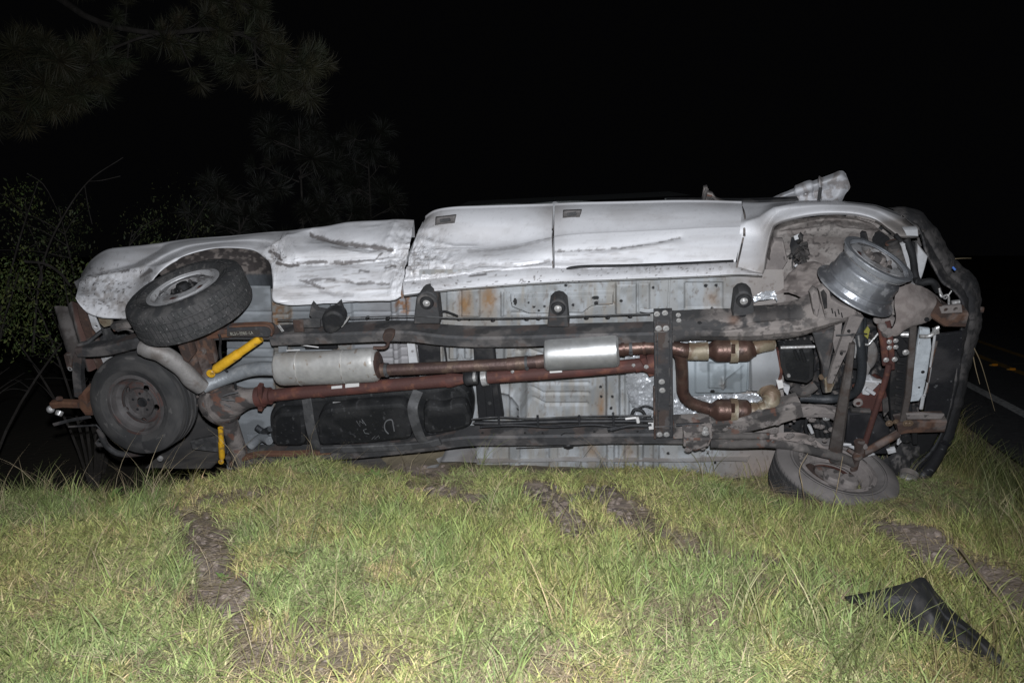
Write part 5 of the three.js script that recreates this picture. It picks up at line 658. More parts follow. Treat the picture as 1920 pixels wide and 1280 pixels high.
part('fog_lamp', lathe([[0, 0.0], [0.04, 0.01], [0.05, 0.03], [0.055, 0.0]], L(1706, 887, -0.0), V(-0.4, -0.3, 0.8).normalize(), 24), M.tail, truck, 'dusty round fog lamp');
part('bumper_tip', tube([[1704, 893, -0.02], [1716, 902, -0.03], [1734, 888, -0.06], [1758, 856, -0.06], [1772, 830, -0.06]], 0.055, { smooth: 30, scale: (t) => 1 - 0.5 * t }), M.splash);
part('inner_bracket', [bar([[1715, 800, 0.0], [1716, 830, 0.0]], 0.03, 0.03), disk(L(1698, 818, 0.03), V(0, 0, 1), 0.03, 0.03), disk(L(1696, 811, 0.04), V(0, 0, 1), 0.012, 0.02)], M.pitch);

// ================================================================ back end: rear sill, posts, hitch
part('rear_sill', sheet([[[150, 556, -0.5], [140, 566, -0.46], [124, 572, -0.42], [106, 574, -0.44]], [[160, 590, -0.32], [143, 600, -0.3], [122, 606, -0.3], [103, 608, -0.4]], [[174, 640, -0.26], [156, 646, -0.24], [134, 650, -0.25], [115, 650, -0.36]], [[190, 690, -0.24], [170, 694, -0.22], [146, 690, -0.24], [128, 688, -0.34]]], 50, 70, {
  disp: (x, y) => { const u = (x - 100 - (y - 570) * 0.28) / 60; return 0.02 * Math.sin(u * 14) + 0.008 * (fbm(x / 8, y / 12, 3, 0, 331) - 0.5); }, col: (x, y) => { const u = (x - 104 - (y - 570) * 0.26); const n = fbm(x / 6, y / 16, 4, 0, 333); let c = mixc([0.12, 0.108, 0.1], [0.07, 0.06, 0.054], ss(0.4, 0.6, n)); c = mixc(c, [0.1, 0.052, 0.04], ss(30, 34, u) * 0.9); return c; } }), M.dusty, truck, 'bent brown rear sill of the bed');
part('rear_post', ext([[153, 568], [158, 582], [196, 690], [212, 730], [202, 735], [180, 690], [148, 600], [143, 570]], -0.2, 0.05), M.rustDark);
part('sill_flange', ext([[163, 586], [176, 592], [187, 618], [179, 624], [172, 614]], -0.18, 0.015, { bevel: 0.003, holes: [[179, 612, 0.012, 0.009]] }), M.whitePanel);
part('sill_flange', ext([[182, 655], [200, 651], [210, 672], [200, 686], [192, 680]], -0.18, 0.015, { bevel: 0.003, holes: [[198, 668, 0.016, 0.012]] }), M.whitePanel);
part('sill_flange', ext([[208, 648], [224, 646], [230, 662], [216, 668]], -0.2, 0.02), M.galv);
part('corner_bracket', [ext([[182, 594], [207, 592], [208, 610], [194, 614], [186, 606]], -0.22, 0.03)], M.gold);
part('bed_corner', ext([[226, 586], [244, 582], [246, 594], [232, 598]], -0.1, 0.02), M.whitePanel);
part('bed_bracket', [bar([[214, 612, -0.08], [250, 604, -0.06]], 0.05, 0.05), tube([[220, 620, -0.02], [236, 617, -0.02], [250, 622, -0.02]], 0.007, { smooth: 10 })], M.frameDusty);
part('rail_tip', bar([[147, 646, 0.02], [165, 641, 0.02], [190, 620, -0.04]], 0.02, 0.03), M.frame);
part('hitch_crossbar', bar([[148, 664, -0.02], [146, 700, -0.02], [150, 740, -0.02]], 0.055, 0.06), M.frame, truck, 'dark upright bar of the hitch frame');
part('hitch_crossbar', bar([[126, 664, -0.06], [132, 688, -0.06]], 0.035, 0.04), M.rustDark);
part('safety_ring', lathe([[0.008, 0.004], [0.012, 0.006], [0.016, 0.004], [0.012, 0], [0.008, 0.004]], L(131, 691, -0.02), V(0, 0, 1), 20), M.bright);
const hitch = part('hitch_receiver', [ext([[144, 744], [152, 737], [160, 740], [162, 754], [172, 746], [174, 780], [158, 780], [146, 764]], 0.02, 0.12, { bevel: 0.015 })], M.rustOrange, truck, 'rusty tow hitch receiver');
part('ball_mount', [bar([[148, 757, 0.0], [118, 756, 0.0], [98, 758, 0.0]], 0.05, 0.05, { c: 0.01 }), disk(L(113, 747, 0.02), V(0, 0.6, 0.8).normalize(), 0.016, 0.03)], M.rustOrange, hitch);
part('hitch_ball', new THREE.SphereGeometry(0.026, 20, 14).translate(...L(94, 767, -0.01).toArray()), M.bright, hitch);
part('hitch_nut', disk(L(112, 771, -0.01), V(-0.2, -0.5, 0.8).normalize(), 0.024, 0.03), M.bright, hitch);
part('bent_trim', [bar([[100, 796, -0.1], [130, 788, -0.1], [168, 781, -0.08]], 0.025, 0.012), bar([[128, 800, -0.14], [180, 797, -0.12], [198, 815, -0.12]], 0.016, 0.01), ext([[176, 830], [186, 820], [196, 824], [194, 838], [182, 838]], -0.14, 0.02, { holes: [[186, 830, 0.018]] })], M.frame, truck, 'bent strips of bed trim near the ground');
part('bed_corner_edge', tube([[186, 806, -0.14], [200, 836, -0.16], [222, 850, -0.16], [260, 850, -0.16], [300, 840, -0.16]], 0.022, { smooth: 30 }), M.frame, truck, 'lower bed corner in the dark');
part('bed_back_panel', quadSheet(0, 4, 4, (u, v) => [-0.62, -0.82 + 1.4 * u, -0.35 - 0.5 * v]), M.white);
part('bed_inner', ext([[356, 828], [420, 815], [424, 850], [360, 842]], -0.26, 0.03), M.strap);
part('tail_lamp_bits', [disk(L(301, 858, -0.1), V(0, 0, 1), 0.02, 0.02, 8)], M.bright);
part('tailgate', quadSheet(0, 6, 6, (u, v) => [-2.9 + 0.06 * fbm(u * 4, v * 4, 3), -0.78 + 1.25 * u, -0.4 - 0.5 * v]), M.strap);
part('wheel_arch', ext([[462, 816], [500, 812], [520, 850], [470, 850]], -0.27, 0.02), M.galv);
part('control_cable', [tube([[968, 840, -0.1], [1060, 836, -0.08], [1160, 829, -0.07], [1280, 819, -0.04]], 0.003, { n: 5, smooth: 30 }), tube([[1052, 816, 0.0], [1060, 811, 0.0], [1078, 811, 0.0]], 0.003, { n: 5, smooth: 10 }), tube([[1183, 782, -0.03], [1190, 768, -0.04], [1204, 770, -0.04], [1210, 782, -0.03], [1202, 795, -0.02]], 0.01, { smooth: 30, n: 8 }), tube([[1198, 766, -0.05], [1210, 761, -0.05], [1226, 766, -0.05]], 0.007, { smooth: 12, n: 8 }), tube([[822, 588, -0.05], [832, 583, -0.06], [846, 587, -0.06], [858, 592, -0.08]], 0.006, { smooth: 12, n: 6 }), tube([[840, 626, -0.05], [834, 645, -0.06], [836, 665, -0.06], [838, 684, -0.06]], 0.006, { smooth: 16, n: 6 })], M.black, truck, 'thin black cables and lines');
part('cable_clip', [bar([[1173, 785, 0.0], [1193, 783, 0.0]], 0.014, 0.014), bar([[1195, 783, 0.0], [1197, 792, 0.0]], 0.02, 0.014), ext([[1215, 791], [1226, 790], [1227, 805], [1217, 806]], 0.0, 0.03)], M.whiteLabel);
part('loom_clip', [bar([[1140, 806, 0.006], [1160, 802, 0.006]], 0.03, 0.02), tube([[1145, 806, 0.01], [1180, 798, 0.01], [1215, 798, 0.01]], 0.012, { smooth: 10 })], M.black);
part('brake_pipe', tube([[1268, 797, 0.05], [1310, 795, 0.05], [1360, 796, 0.05], [1386, 786, 0.05], [1378, 776, 0.04]], 0.01, { smooth: 30 }), M.black);
part('brake_pipe', tube([[1268, 792, -0.02], [1340, 791, 0.04], [1420, 782, 0.05]], 0.008, { smooth: 20 }), M.dustDark);
// small hardware: weld beads, clamps, rail holes, lines and clips
for (const [x, y] of [[690, 600], [728, 601], [862, 603], [925, 605], [988, 603], [1010, 602], [1100, 601], [1140, 600], [1182, 598]]) part('rail_hole', lathe([[0, 0.0015], [0.009, 0.0015], [0.013, 0.003], [0.014, 0]], L(x, y - 0.5, -0.062).add(V(0, 0.018, 0)), V(0, 1, 0), 12), M.pitch);
for (const [x, y] of [[905, 811], [985, 811], [1018, 811], [1115, 809], [1150, 808], [1196, 808]]) part('rail_hole', disk(L(x, y, -0.004), V(0, 0, 1), 0.008, 0.002, 12), M.pitch);
for (const [a, b, r] of [[[722, 693.3, 0], [728, 693, 0], 0.042], [[985, 680, 0], [990, 679.6, 0], 0.041], [[1180, 651.8, -0.01], [1186, 651.5, -0.01], 0.046]]) part('pipe_clamp', [tube([a, b], r, { n: 24 }), boltAt(a[0] + 3, a[1] + 10, r, 0.008)], M.strap);
for (let i = 0; i < 9; i++) { const a = -0.6 + i * 0.62, c = V(-0.3, 0, 0.95).normalize(), s = V(0.95, 0, 0.3), p = L(409, 758, -0.02).addScaledVector(s, 0.128 * Math.cos(a)).addScaledVector(V(0, 1, 0), 0.128 * Math.sin(a)).addScaledVector(c, 0.045); part('cover_bolt', disk(p, c, 0.009, 0.012, 6), M.rustDark, diff); }
part('brake_line', tube([[520, 600, 0.0], [600, 597, 0.0], [700, 594, 0.0], [770, 592, -0.01], [845, 596, -0.01], [960, 596, -0.01], [1100, 592, -0.01], [1220, 588, -0.01]], 0.0045, { n: 6, smooth: 60 }), M.strap);
part('wiring_harness', tube([[900, 800, 0.0], [960, 797, 0.004], [1040, 800, 0.0], [1110, 796, 0.004], [1170, 800, 0.0], [1222, 796, 0.0]], 0.009, { n: 7, smooth: 50 }), M.black);
part('fuel_line', tube([[884, 786, -0.03], [930, 782, -0.02], [1000, 784, -0.02], [1100, 780, -0.02], [1222, 779, -0.02]], 0.005, { n: 6, smooth: 40 }), M.strap);
for (const x of [935, 1008, 1086, 1150]) part('line_clip', bar([[x, 778, -0.008], [x + 1, 800, 0.008]], 0.014, 0.006, { c: 0.002 }), M.black);
for (const [x, y] of [[1232, 640], [1254, 640], [1236, 770], [1256, 760]]) part('crossmember_hole', disk(L(x, y, 0.0565), V(0, 0, 1), 0.0055, 0.002, 10), M.pitch);
for (const [x0, y0, x1, y1, z] of [[1227, 622, 1262, 621, 0.058], [1228, 800, 1262, 798, 0.058], [886, 792, 944, 789, -0.02]]) part('weld_bead', sweep(smoothPts(P([[x0, y0, z], [(x0 + x1) / 2, (y0 + y1) / 2 + 0.6, z], [x1, y1, z]]), 26), circ(7, 0.005), { scale: (t, i) => (i % 2 ? 1 : 0.72) }), M.frame);
{ const mud = []; const r0 = rnd; for (let i = 0; i < 46; i++) { const x = mix(1290, 1560, rnd()), y = mix(796, 850, rnd()) - (x - 1290) * 0.04, g = new THREE.IcosahedronGeometry(rr(0.006, 0.022), 1), p = g.attributes.position; for (let k = 0; k < p.count; k++) p.setXYZ(k, p.getX(k) * (0.7 + 0.7 * hash(k, i, 4)), p.getY(k) * (0.6 + 0.5 * hash(k, i, 5)), p.getZ(k) * 0.5); g.computeVertexNormals(); const q = L(x, y, 0.1 - 0.03 * rnd()); g.translate(q.x, q.y, q.z); mud.push(g); } const m = part('caked_mud', mud, M.dust); m.userData.kind = 'stuff'; }
truck.traverse((o) => { if (o.isMesh) o.castShadow = o.receiveShadow = true; });

// ================================================================ ground, road, dirt
const dirtPatches = [   // pixel polyline, radius in metres, strength
  [[[345, 968], [385, 1005], [402, 1050], [418, 1160]], 0.095, 1], [[[418, 1150], [445, 1190], [470, 1235], [478, 1270]], 0.07, 0.9], [[[400, 950], [480, 940]], 0.12, 0.55],
  [[[640, 858], [700, 866], [790, 868], [850, 895]], 0.15, 1], [[[730, 895], [815, 925], [870, 950]], 0.12, 1], [[[560, 862], [640, 862]], 0.1, 0.7], [[[975, 885], [1075, 892], [1130, 935], [1190, 990]], 0.12, 1], [[[1010, 920], [1045, 975], [1080, 1020]], 0.1, 0.95], [[[1120, 940], [1150, 970]], 0.08, 0.7], [[[1180, 985], [1250, 1020], [1320, 1060], [1450, 1080]], 0.09, 0.8],
  [[[1690, 1005], [1760, 1050], [1850, 1090], [1930, 1140]], 0.15, 1], [[[1680, 985], [1740, 1010]], 0.1, 0.7], [[[1840, 1090], [1905, 1110]], 0.12, 0.9], [[[560, 1215], [620, 1250], [680, 1270]], 0.12, 0.4], [[[1380, 1140], [1450, 1120]], 0.09, 0.5], [[[640, 1290], [560, 1290]], 0.08, 0.5], [[[1250, 1170], [1330, 1180]], 0.08, 0.35], [[[60, 1120], [120, 1110]], 0.1, 0.3],
].map(([l, r, s]) => [l.map((q) => { const g = onGround(q[0], q[1], q[1] < 915 ? -0.13 : -0.03); return [g.x, g.z]; }), r, s]);
function dirtAt(x, z) { let m = 0; const w = 0.06 * (fbm(x * 6, z * 6, 3, 0, 401) - 0.5) * 2; for (const [l, r, s] of dirtPatches) { const d = polyD(x, z, l)[0] + w; m = Math.max(m, s * (1 - ss(r * 0.6, r * 1.5, d))); } return m; }
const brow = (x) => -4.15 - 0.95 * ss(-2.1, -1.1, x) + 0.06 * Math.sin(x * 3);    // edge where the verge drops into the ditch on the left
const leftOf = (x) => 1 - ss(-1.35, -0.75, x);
function groundY(x, z) {
  let y = 0.05 * (fbm(x * 1.1, z * 1.1, 3, 0, 411) - 0.5) + 0.025 * (fbm(x * 5, z * 5, 3, 0, 413) - 0.5);
  const left = leftOf(x);
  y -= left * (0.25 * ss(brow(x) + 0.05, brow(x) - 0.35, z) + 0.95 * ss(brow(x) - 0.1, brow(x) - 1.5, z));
  y -= (1 - left) * 0.17 * ss(-4.45, -5.0, z) * (1 - ss(1.2, 2.0, x));
  y += 0.5 * ss(-5.6, -6.2, z) * (1 - ss(1.6, 3.0, x)) * ss(-2.2, -1.2, x) * (1 - ss(-6.8, -9, z));
  y -= 0.15 * ss(1.0, 1.7, x) * ss(-3.7, -4.5, z) * (1 - ss(3.2, 3.8, x));
  y -= 0.1 * ss(3.0, 3.9, x + (z + 6.5) * 0.25);
  y -= 0.035 * dirtAt(x, z);
  return y;
}
const axisList = (lo, hi, fineLo, fineHi, step) => { const a = []; for (let v = fineLo; v <= fineHi + 1e-6; v += step) a.push(v); let s = step; for (let v = fineLo; v > lo;) { s *= 1.45; v -= s; a.unshift(Math.max(v, lo)); } s = step; for (let v = a[a.length - 1]; v < hi;) { s *= 1.45; v += s; a.push(Math.min(v, hi)); } return a; };
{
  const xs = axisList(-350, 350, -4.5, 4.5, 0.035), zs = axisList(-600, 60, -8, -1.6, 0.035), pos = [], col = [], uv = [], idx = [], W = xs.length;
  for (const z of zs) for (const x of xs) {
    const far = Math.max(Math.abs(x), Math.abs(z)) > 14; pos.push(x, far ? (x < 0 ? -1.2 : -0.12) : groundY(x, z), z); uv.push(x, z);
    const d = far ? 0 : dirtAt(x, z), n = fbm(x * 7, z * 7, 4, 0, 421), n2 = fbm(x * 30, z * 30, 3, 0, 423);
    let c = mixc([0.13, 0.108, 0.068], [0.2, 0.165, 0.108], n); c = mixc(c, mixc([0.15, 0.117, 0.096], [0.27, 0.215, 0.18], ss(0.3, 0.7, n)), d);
    if (x > 1.6 && z > -4.6) c = mixc(c, [0.36, 0.29, 0.25], d * 0.75); c = c.map((q) => q * (0.75 + 0.5 * n2) * (x < -0.9 ? mix(1, 0.3, ss(brow(x) - 0.15, brow(x) - 0.6, z)) : 1)); col.push(...c);  // colour lightens right dirt against flash falloff and darkens the unlit ditch ground
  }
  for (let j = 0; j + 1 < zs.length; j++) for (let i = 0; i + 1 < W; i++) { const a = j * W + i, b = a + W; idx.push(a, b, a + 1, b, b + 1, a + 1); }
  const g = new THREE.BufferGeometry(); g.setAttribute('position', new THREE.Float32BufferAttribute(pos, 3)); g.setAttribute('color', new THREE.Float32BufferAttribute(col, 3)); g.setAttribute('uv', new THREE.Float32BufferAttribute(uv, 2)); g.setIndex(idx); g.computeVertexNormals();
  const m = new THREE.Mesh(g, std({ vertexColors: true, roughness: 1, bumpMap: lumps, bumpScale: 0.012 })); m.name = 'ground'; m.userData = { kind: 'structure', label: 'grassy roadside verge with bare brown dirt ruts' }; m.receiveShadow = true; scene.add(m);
}
// the road at the right: asphalt sheet, white edge line, double yellow centre line, amber reflectors
const RY = -0.085, e0 = onGround(1809, 723, RY), e1 = onGround(1920, 783, RY), y0 = onGround(1839, 672, RY), y1 = onGround(1920, 704, RY);
const rdDir = e1.clone().sub(e0).setY(0).normalize(), rdN = V(-rdDir.z, 0, rdDir.x); if (rdN.x < 0) rdN.negate();
function strip(name, origin, off0, off1, from, to, y, m, label) {
  const g = new THREE.PlaneGeometry(1, 1, 2, 120), p = g.attributes.position, u = g.attributes.uv;
  for (let i = 0; i < p.count; i++) { const q = origin.clone().addScaledVector(rdDir, mix(from, to, p.getY(i) + 0.5)).addScaledVector(rdN, mix(off0, off1, p.getX(i) + 0.5)); u.setXY(i, mix(off0, off1, p.getX(i) + 0.5), mix(from, to, p.getY(i) + 0.5)); p.setXYZ(i, q.x, y, q.z); }
  g.computeVertexNormals(); const o = new THREE.Mesh(g, m); o.name = name; o.userData = { kind: 'structure', label }; o.receiveShadow = true; scene.add(o); return o;
}
const asphalt = lay([0.05, 0.05, 0.051], [[[0.085, 0.083, 0.08], 24, 0.6, 0.08, 0.7], [[0.03, 0.03, 0.03], 12, 0.58, 0.1, 0.6]], { r: 0.92, b: 0.003 });
strip('road', e0, -0.55, 7.5, -120, 30, RY, asphalt, 'dark two lane asphalt road behind the bumper');
strip('edge_line', e0, 0, 0.11, -120, 30, RY + 0.004, lay([0.62, 0.62, 0.6], [[[0.2, 0.2, 0.2], 14, 0.6, 0.1, 0.7]], { r: 0.6 }), 'white painted edge line of the road');
const yl = lay([0.5, 0.3, 0.05], [[[0.12, 0.1, 0.08], 14, 0.56, 0.1, 0.7]], { r: 0.6 });
const yOff = y0.clone().sub(e0).dot(rdN);
strip('centre_line', e0, yOff, yOff + 0.11, -120, 30, RY + 0.004, yl, 'nearer yellow centre line of the road');
strip('centre_line', e0, yOff + 0.55, yOff + 0.66, -120, 30, RY + 0.004, yl, 'farther yellow centre line of the road');
for (const [x, y, l] of [[1863, 685, 'amber road reflector nearest the bumper on the centre line'], [1896, 693, 'amber road reflector nearer the photo edge on the centre line']]) {
  const g = thing('road_reflector', l, 'road reflector', { group: 'amber reflectors on the centre line' }); g.position.copy(onGround(x, y, RY + 0.004));
  part('housing', lathe([[0, 0.016], [0.026, 0.016], [0.042, 0.007], [0.046, 0]], undefined, undefined, 20), std({ color: new THREE.Color().setRGB(0.5, 0.28, 0.06), roughness: 0.5 }), g);
  part('lens', new THREE.BoxGeometry(0.065, 0.022, 0.01).rotateX(-0.35).translate(0, 0.012, 0.035), std({ color: new THREE.Color().setRGB(0.95, 0.36, 0.03), roughness: 0.25, metalness: 0.35 }), g);
}

// ================================================================ grass
function tuft(n, hMin, hMax, spread, lean, w, colA, colB, segs = 3) {
  const pos = [], col = [], idx = [];
  for (let b = 0; b < n; b++) {
    const a = rnd() * 6.283, r = spread * Math.sqrt(rnd()), h = rr(hMin, hMax), x0 = Math.cos(a) * r, z0 = Math.sin(a) * r, da = rnd() * 6.283, l = lean * rr(0.2, 1.2) * h, ww = w * rr(0.6, 1.2), face = rnd() * 6.283, t = rnd(), base = pos.length / 3, kink = rnd() < 0.15;
    for (let s = 0; s <= segs; s++) {
      const q = s / segs, bend = kink && q > 0.6 ? q * q * 1.7 : q * q, cx = x0 + Math.cos(da) * l * bend, cz = z0 + Math.sin(da) * l * bend, y = h * (q - (kink && q > 0.6 ? (q - 0.6) * 0.8 : 0.25 * lean * q * q)), k = ww * (1 - q * q) * 0.5 + 0.0002;
      pos.push(cx - Math.cos(face) * k, y, cz - Math.sin(face) * k, cx + Math.cos(face) * k, y, cz + Math.sin(face) * k);
      const c = mixc([0.2, 0.165, 0.085], mixc(colA, colB, t), ss(0.0, 0.45, q)); col.push(...c, ...c);
      if (s < segs) { const i = base + s * 2; idx.push(i, i + 1, i + 2, i + 2, i + 1, i + 3); }
    }
  }
  const g = new THREE.BufferGeometry(); g.setAttribute('position', new THREE.Float32BufferAttribute(pos, 3)); g.setAttribute('color', new THREE.Float32BufferAttribute(col, 3)); g.setIndex(idx); g.computeVertexNormals(); return g;
}
M.grass = std({ vertexColors: true, roughness: 0.75 });
const G1 = [0.165, 0.21, 0.075], G2 = [0.31, 0.335, 0.13], STRAW = [0.38, 0.31, 0.195], DRY = [0.22, 0.165, 0.1];
function scatter(name, label, tufts, count, choose, tint) {
  const slots = tufts.map(() => []), q = new THREE.Quaternion(), e = new THREE.Euler();
  for (let i = 0; i < count; i++) { const s = choose(); if (s) slots[Math.floor(rnd() * tufts.length)].push(s); }
  const root = new THREE.Group(); root.name = name; root.userData = { label, category: 'grass', kind: 'stuff' }; scene.add(root);
  slots.forEach((list, k) => {
    const im = new THREE.InstancedMesh(tufts[k], M.grass, list.length); im.name = name; im.castShadow = im.receiveShadow = true; im.userData = { kind: 'stuff' };
    const m = new THREE.Matrix4(), c = new THREE.Color();
    list.forEach((s, i) => { q.setFromEuler(e.set(rr(-0.18, 0.18) + (s.tiltX ?? 0), rnd() * 6.283, rr(-0.18, 0.18))); m.compose(V(s.x, groundY(s.x, s.z) - 0.004, s.z), q, V(s.k, s.k * (s.hk ?? 1), s.k)); im.setMatrixAt(i, m); const t = s.tint ?? [1, 1, 1]; im.setColorAt(i, c.setRGB(t[0], t[1], t[2])); });
    root.add(im);
  });
  return root;
}
const spot = (d0, d1, pow = 1) => { const d = mix(d0, d1, Math.pow(rnd(), pow)), h = 0.66 * d + 0.35; if (rnd() > h / (0.66 * d1 + 0.35)) return null; return [rr(-h, h), -d]; };
const onRoad = (x, z) => { const o = V(x - e0.x, 0, z - e0.z).dot(rdN); return o > -0.5 - 0.3 * fbm(x * 3, z * 3, 2, 0, 5); };
const sheetNear = (() => { const l = [[1590, 1150], [1660, 1175], [1740, 1215], [1800, 1240], [1890, 1275]].map((q) => { const g = onGround(q[0], q[1]); return [g.x, g.z]; }); return (x, z) => polyD(x, z, l)[0] < 0.1; })();
const pastBrow = (x, z) => x < -0.95 && z < brow(x) - 0.18;
const underTruck = (x, z) => pastBrow(x, z) || (x > -2.6 && x < 2.3 && z < -5.32 + 0.05 * Math.sin(x * 5) && z > -7.2);
const wheelSpot = (x, z) => x > 1.2 && x < 2.75 && z < -3.9 && z > -5.0;
const grassTint = (x, z) => { const n = fbm(x * 1.7, z * 1.7, 3, 0, 431), n2 = fbm(x * 6, z * 6, 2, 0, 433); let t = mixc([0.9, 1.0, 0.86], [1.2, 1.14, 0.92], ss(0.32, 0.68, n)); t = mixc(t, [1.4, 1.12, 1.0], 0.7 * ss(0.6, 0.78, n2)); const k = rr(0.72, 1.3); return t.map((c) => c * k); };
const strawSpots = [[620, 1245, 0.22], [560, 1180, 0.12], [1290, 1175, 0.2], [1410, 1130, 0.16], [440, 935, 0.2], [330, 1120, 0.14], [1020, 1270, 0.25], [900, 1010, 0.1], [1540, 1100, 0.16], [1240, 1010, 0.2]].map(([a, b, r]) => { const g = onGround(a, b); return [g.x, g.z, r]; });
const strawy = (x, z) => Math.max(...strawSpots.map((s) => blob(x, z, s[0], s[1], s[2] * 1.4, s[2])));
const bareLeft = (x, z) => clamp(0.85 * blob(x, z, -1.25, -2.75, 0.75, 0.45) + 0.6 * blob(x, z, -2.0, -3.2, 0.6, 0.3) + 0.45 * blob(x, z, 0.5, -2.35, 1.1, 0.3));
const shortT = [0, 1, 2, 3, 4, 5].map((i) => tuft(15, 0.025, 0.075, 0.05, 1.0, 0.005, i > 3 ? STRAW : G1, i === 3 ? STRAW : G2));
scatter('short_grass', 'short green and straw coloured grass over the whole verge', shortT, 88000, () => { const s = spot(1.9, 8.2, 1.25); if (!s) return null; const [x, z] = s; const d = dirtAt(x, z); if (onRoad(x, z) || underTruck(x, z) || rnd() < d * 1.4 || rnd() < 0.75 * strawy(x, z)) return null; return { x, z, k: rr(0.7, 1.25) * (wheelSpot(x, z) ? 0.75 : 1), tint: grassTint(x, z) }; });
const strawT = [0, 1, 2].map((i) => tuft(9, 0.04, 0.13, 0.06, 2.8, 0.0034, i ? STRAW : [0.42, 0.31, 0.22], i ? DRY : STRAW));
scatter('dead_grass', 'flattened dead straw between the green blades', strawT, 34000, () => { const s = spot(1.9, 7.5); if (!s) return null; const [x, z] = s; if (onRoad(x, z) || underTruck(x, z) || rnd() < dirtAt(x, z) * 0.8) return null; const n = fbm(x * 4, z * 4, 3, 0, 441); if (rnd() > 0.25 + 1.3 * ss(0.48, 0.72, n) + 2 * strawy(x, z)) return null; const k = rr(0.8, 1.35); return { x, z, k: rr(0.8, 1.3), hk: 0.5, tint: [k, k, k] }; });
const medT = [0, 1, 2, 3].map((i) => tuft(10, 0.07, 0.17, 0.045, 0.6, 0.006, G1, i === 3 ? STRAW : [0.22, 0.25, 0.085], 4));
scatter('clump_grass', 'taller clumps of green grass across the verge', medT, 26000, () => { const s = spot(1.9, 8); if (!s) return null; const [x, z] = s; if (onRoad(x, z) || underTruck(x, z) || rnd() < dirtAt(x, z) * 1.5) return null; const n = fbm(x * 2.3, z * 2.3, 3, 0, 451); if (rnd() > (0.14 + 1.1 * ss(0.42, 0.62, n)) * (1 - bareLeft(x, z)) * (sheetNear(x, z) ? 0.15 : 1)) return null; const near = mix(1, 0.6, ss(-4.1, -4.6, z)) * (wheelSpot(x, z) ? 0.6 : 1); return { x, z, k: rr(0.55, 1.1) * near, tint: grassTint(x, z) }; });
const tallT = [0, 1, 2].map((i) => tuft(10, 0.16, 0.36, 0.06, 0.5, 0.0038, [0.1, 0.12, 0.036], i === 2 ? STRAW : [0.17, 0.17, 0.06], 5));
scatter('tall_grass', 'tall thin grass by the front bumper and along the ditch edge', tallT, 20000, () => { const s = spot(2.2, 8.2); if (!s) return null; const [x, z] = s; if (onRoad(x, z) || underTruck(x, z) || wheelSpot(x, z) || rnd() < dirtAt(x, z) * 1.6) return null; const right = ss(1.9, 2.6, x + (z + 4.2) * 0.3) * ss(-3.2, -3.9, z), front = 0.45 * ss(0.9, 1.5, x) * ss(-3.0, -3.4, z) * (1 - ss(-4.1, -4.3, z)), edge = leftOf(x) * (1 - 0.85 * ss(-1.9, -1.4, x)) * blob(0, z, 0, brow(x) + 0.1, 1, 0.22) * 0.4, mid = z > -4.2 ? 0.06 + 0.16 * ss(0.45, 0.65, fbm(x * 2.1, z * 2.1, 3, 0, 471)) * ss(-0.5, 0.6, x) : 0.02; if (rnd() > right + front + edge + mid) return null; return { x, z, k: rr(0.5, 1.05) * (front > right ? 0.6 : 1) * (x < -1 ? 0.75 : 1), tint: grassTint(x, z).map((c) => c * 0.85) }; });
const wildT = [0, 1].map(() => tuft(4, 0.22, 0.48, 0.05, 0.6, 0.003, STRAW, DRY, 5));
scatter('seed_grass', 'scattered dry seed stalks', wildT, 2400, () => { const s = spot(2.4, 8); if (!s) return null; const [x, z] = s; if (onRoad(x, z) || underTruck(x, z) || wheelSpot(x, z)) return null; const w = ss(2.0, 2.6, x) * 0.8 + leftOf(x) * (1 - 0.8 * ss(-1.9, -1.4, x)) * blob(0, z, 0, brow(x) + 0.1, 1, 0.3) * 0.95 + 0.06; if (rnd() > w) return null; return { x, z, k: rr(0.5, 0.95) }; });
// clods and crumbs of soil on the bare patches
{ const base = new THREE.IcosahedronGeometry(1, 1), p = base.attributes.position; for (let i = 0; i < p.count; i++) { const k = 0.7 + 0.6 * fbm(p.getX(i) * 2 + 5, p.getY(i) * 2 + p.getZ(i), 2, 0, 3); p.setXYZ(i, p.getX(i) * k, p.getY(i) * k * 0.7, p.getZ(i) * k); } base.computeVertexNormals();
  const list = []; for (let i = 0; i < 60000 && list.length < 5200; i++) { const s = spot(2, 6.5); if (!s) continue; if (rnd() < dirtAt(s[0], s[1]) - 0.2) list.push(s); }
  const im = new THREE.InstancedMesh(base, lay([0.19, 0.148, 0.122], [[[0.3, 0.25, 0.21], 6, 0.5, 0.1, 0.7]], { r: 1 }), list.length), m = new THREE.Matrix4(), q = new THREE.Quaternion(), e = new THREE.Euler();
  list.forEach(([x, z], i) => { const k = 0.003 + 0.022 * Math.pow(rnd(), 5); im.setMatrixAt(i, m.compose(V(x, groundY(x, z), z), q.setFromEuler(e.set(rnd() * 6, rnd() * 6, rnd() * 6)), V(k, k, k))); });
  im.name = 'soil_crumbs'; im.castShadow = im.receiveShadow = true; im.userData = { label: 'loose crumbs of brown soil on the bare patches', category: 'soil', kind: 'stuff' }; scene.add(im); }
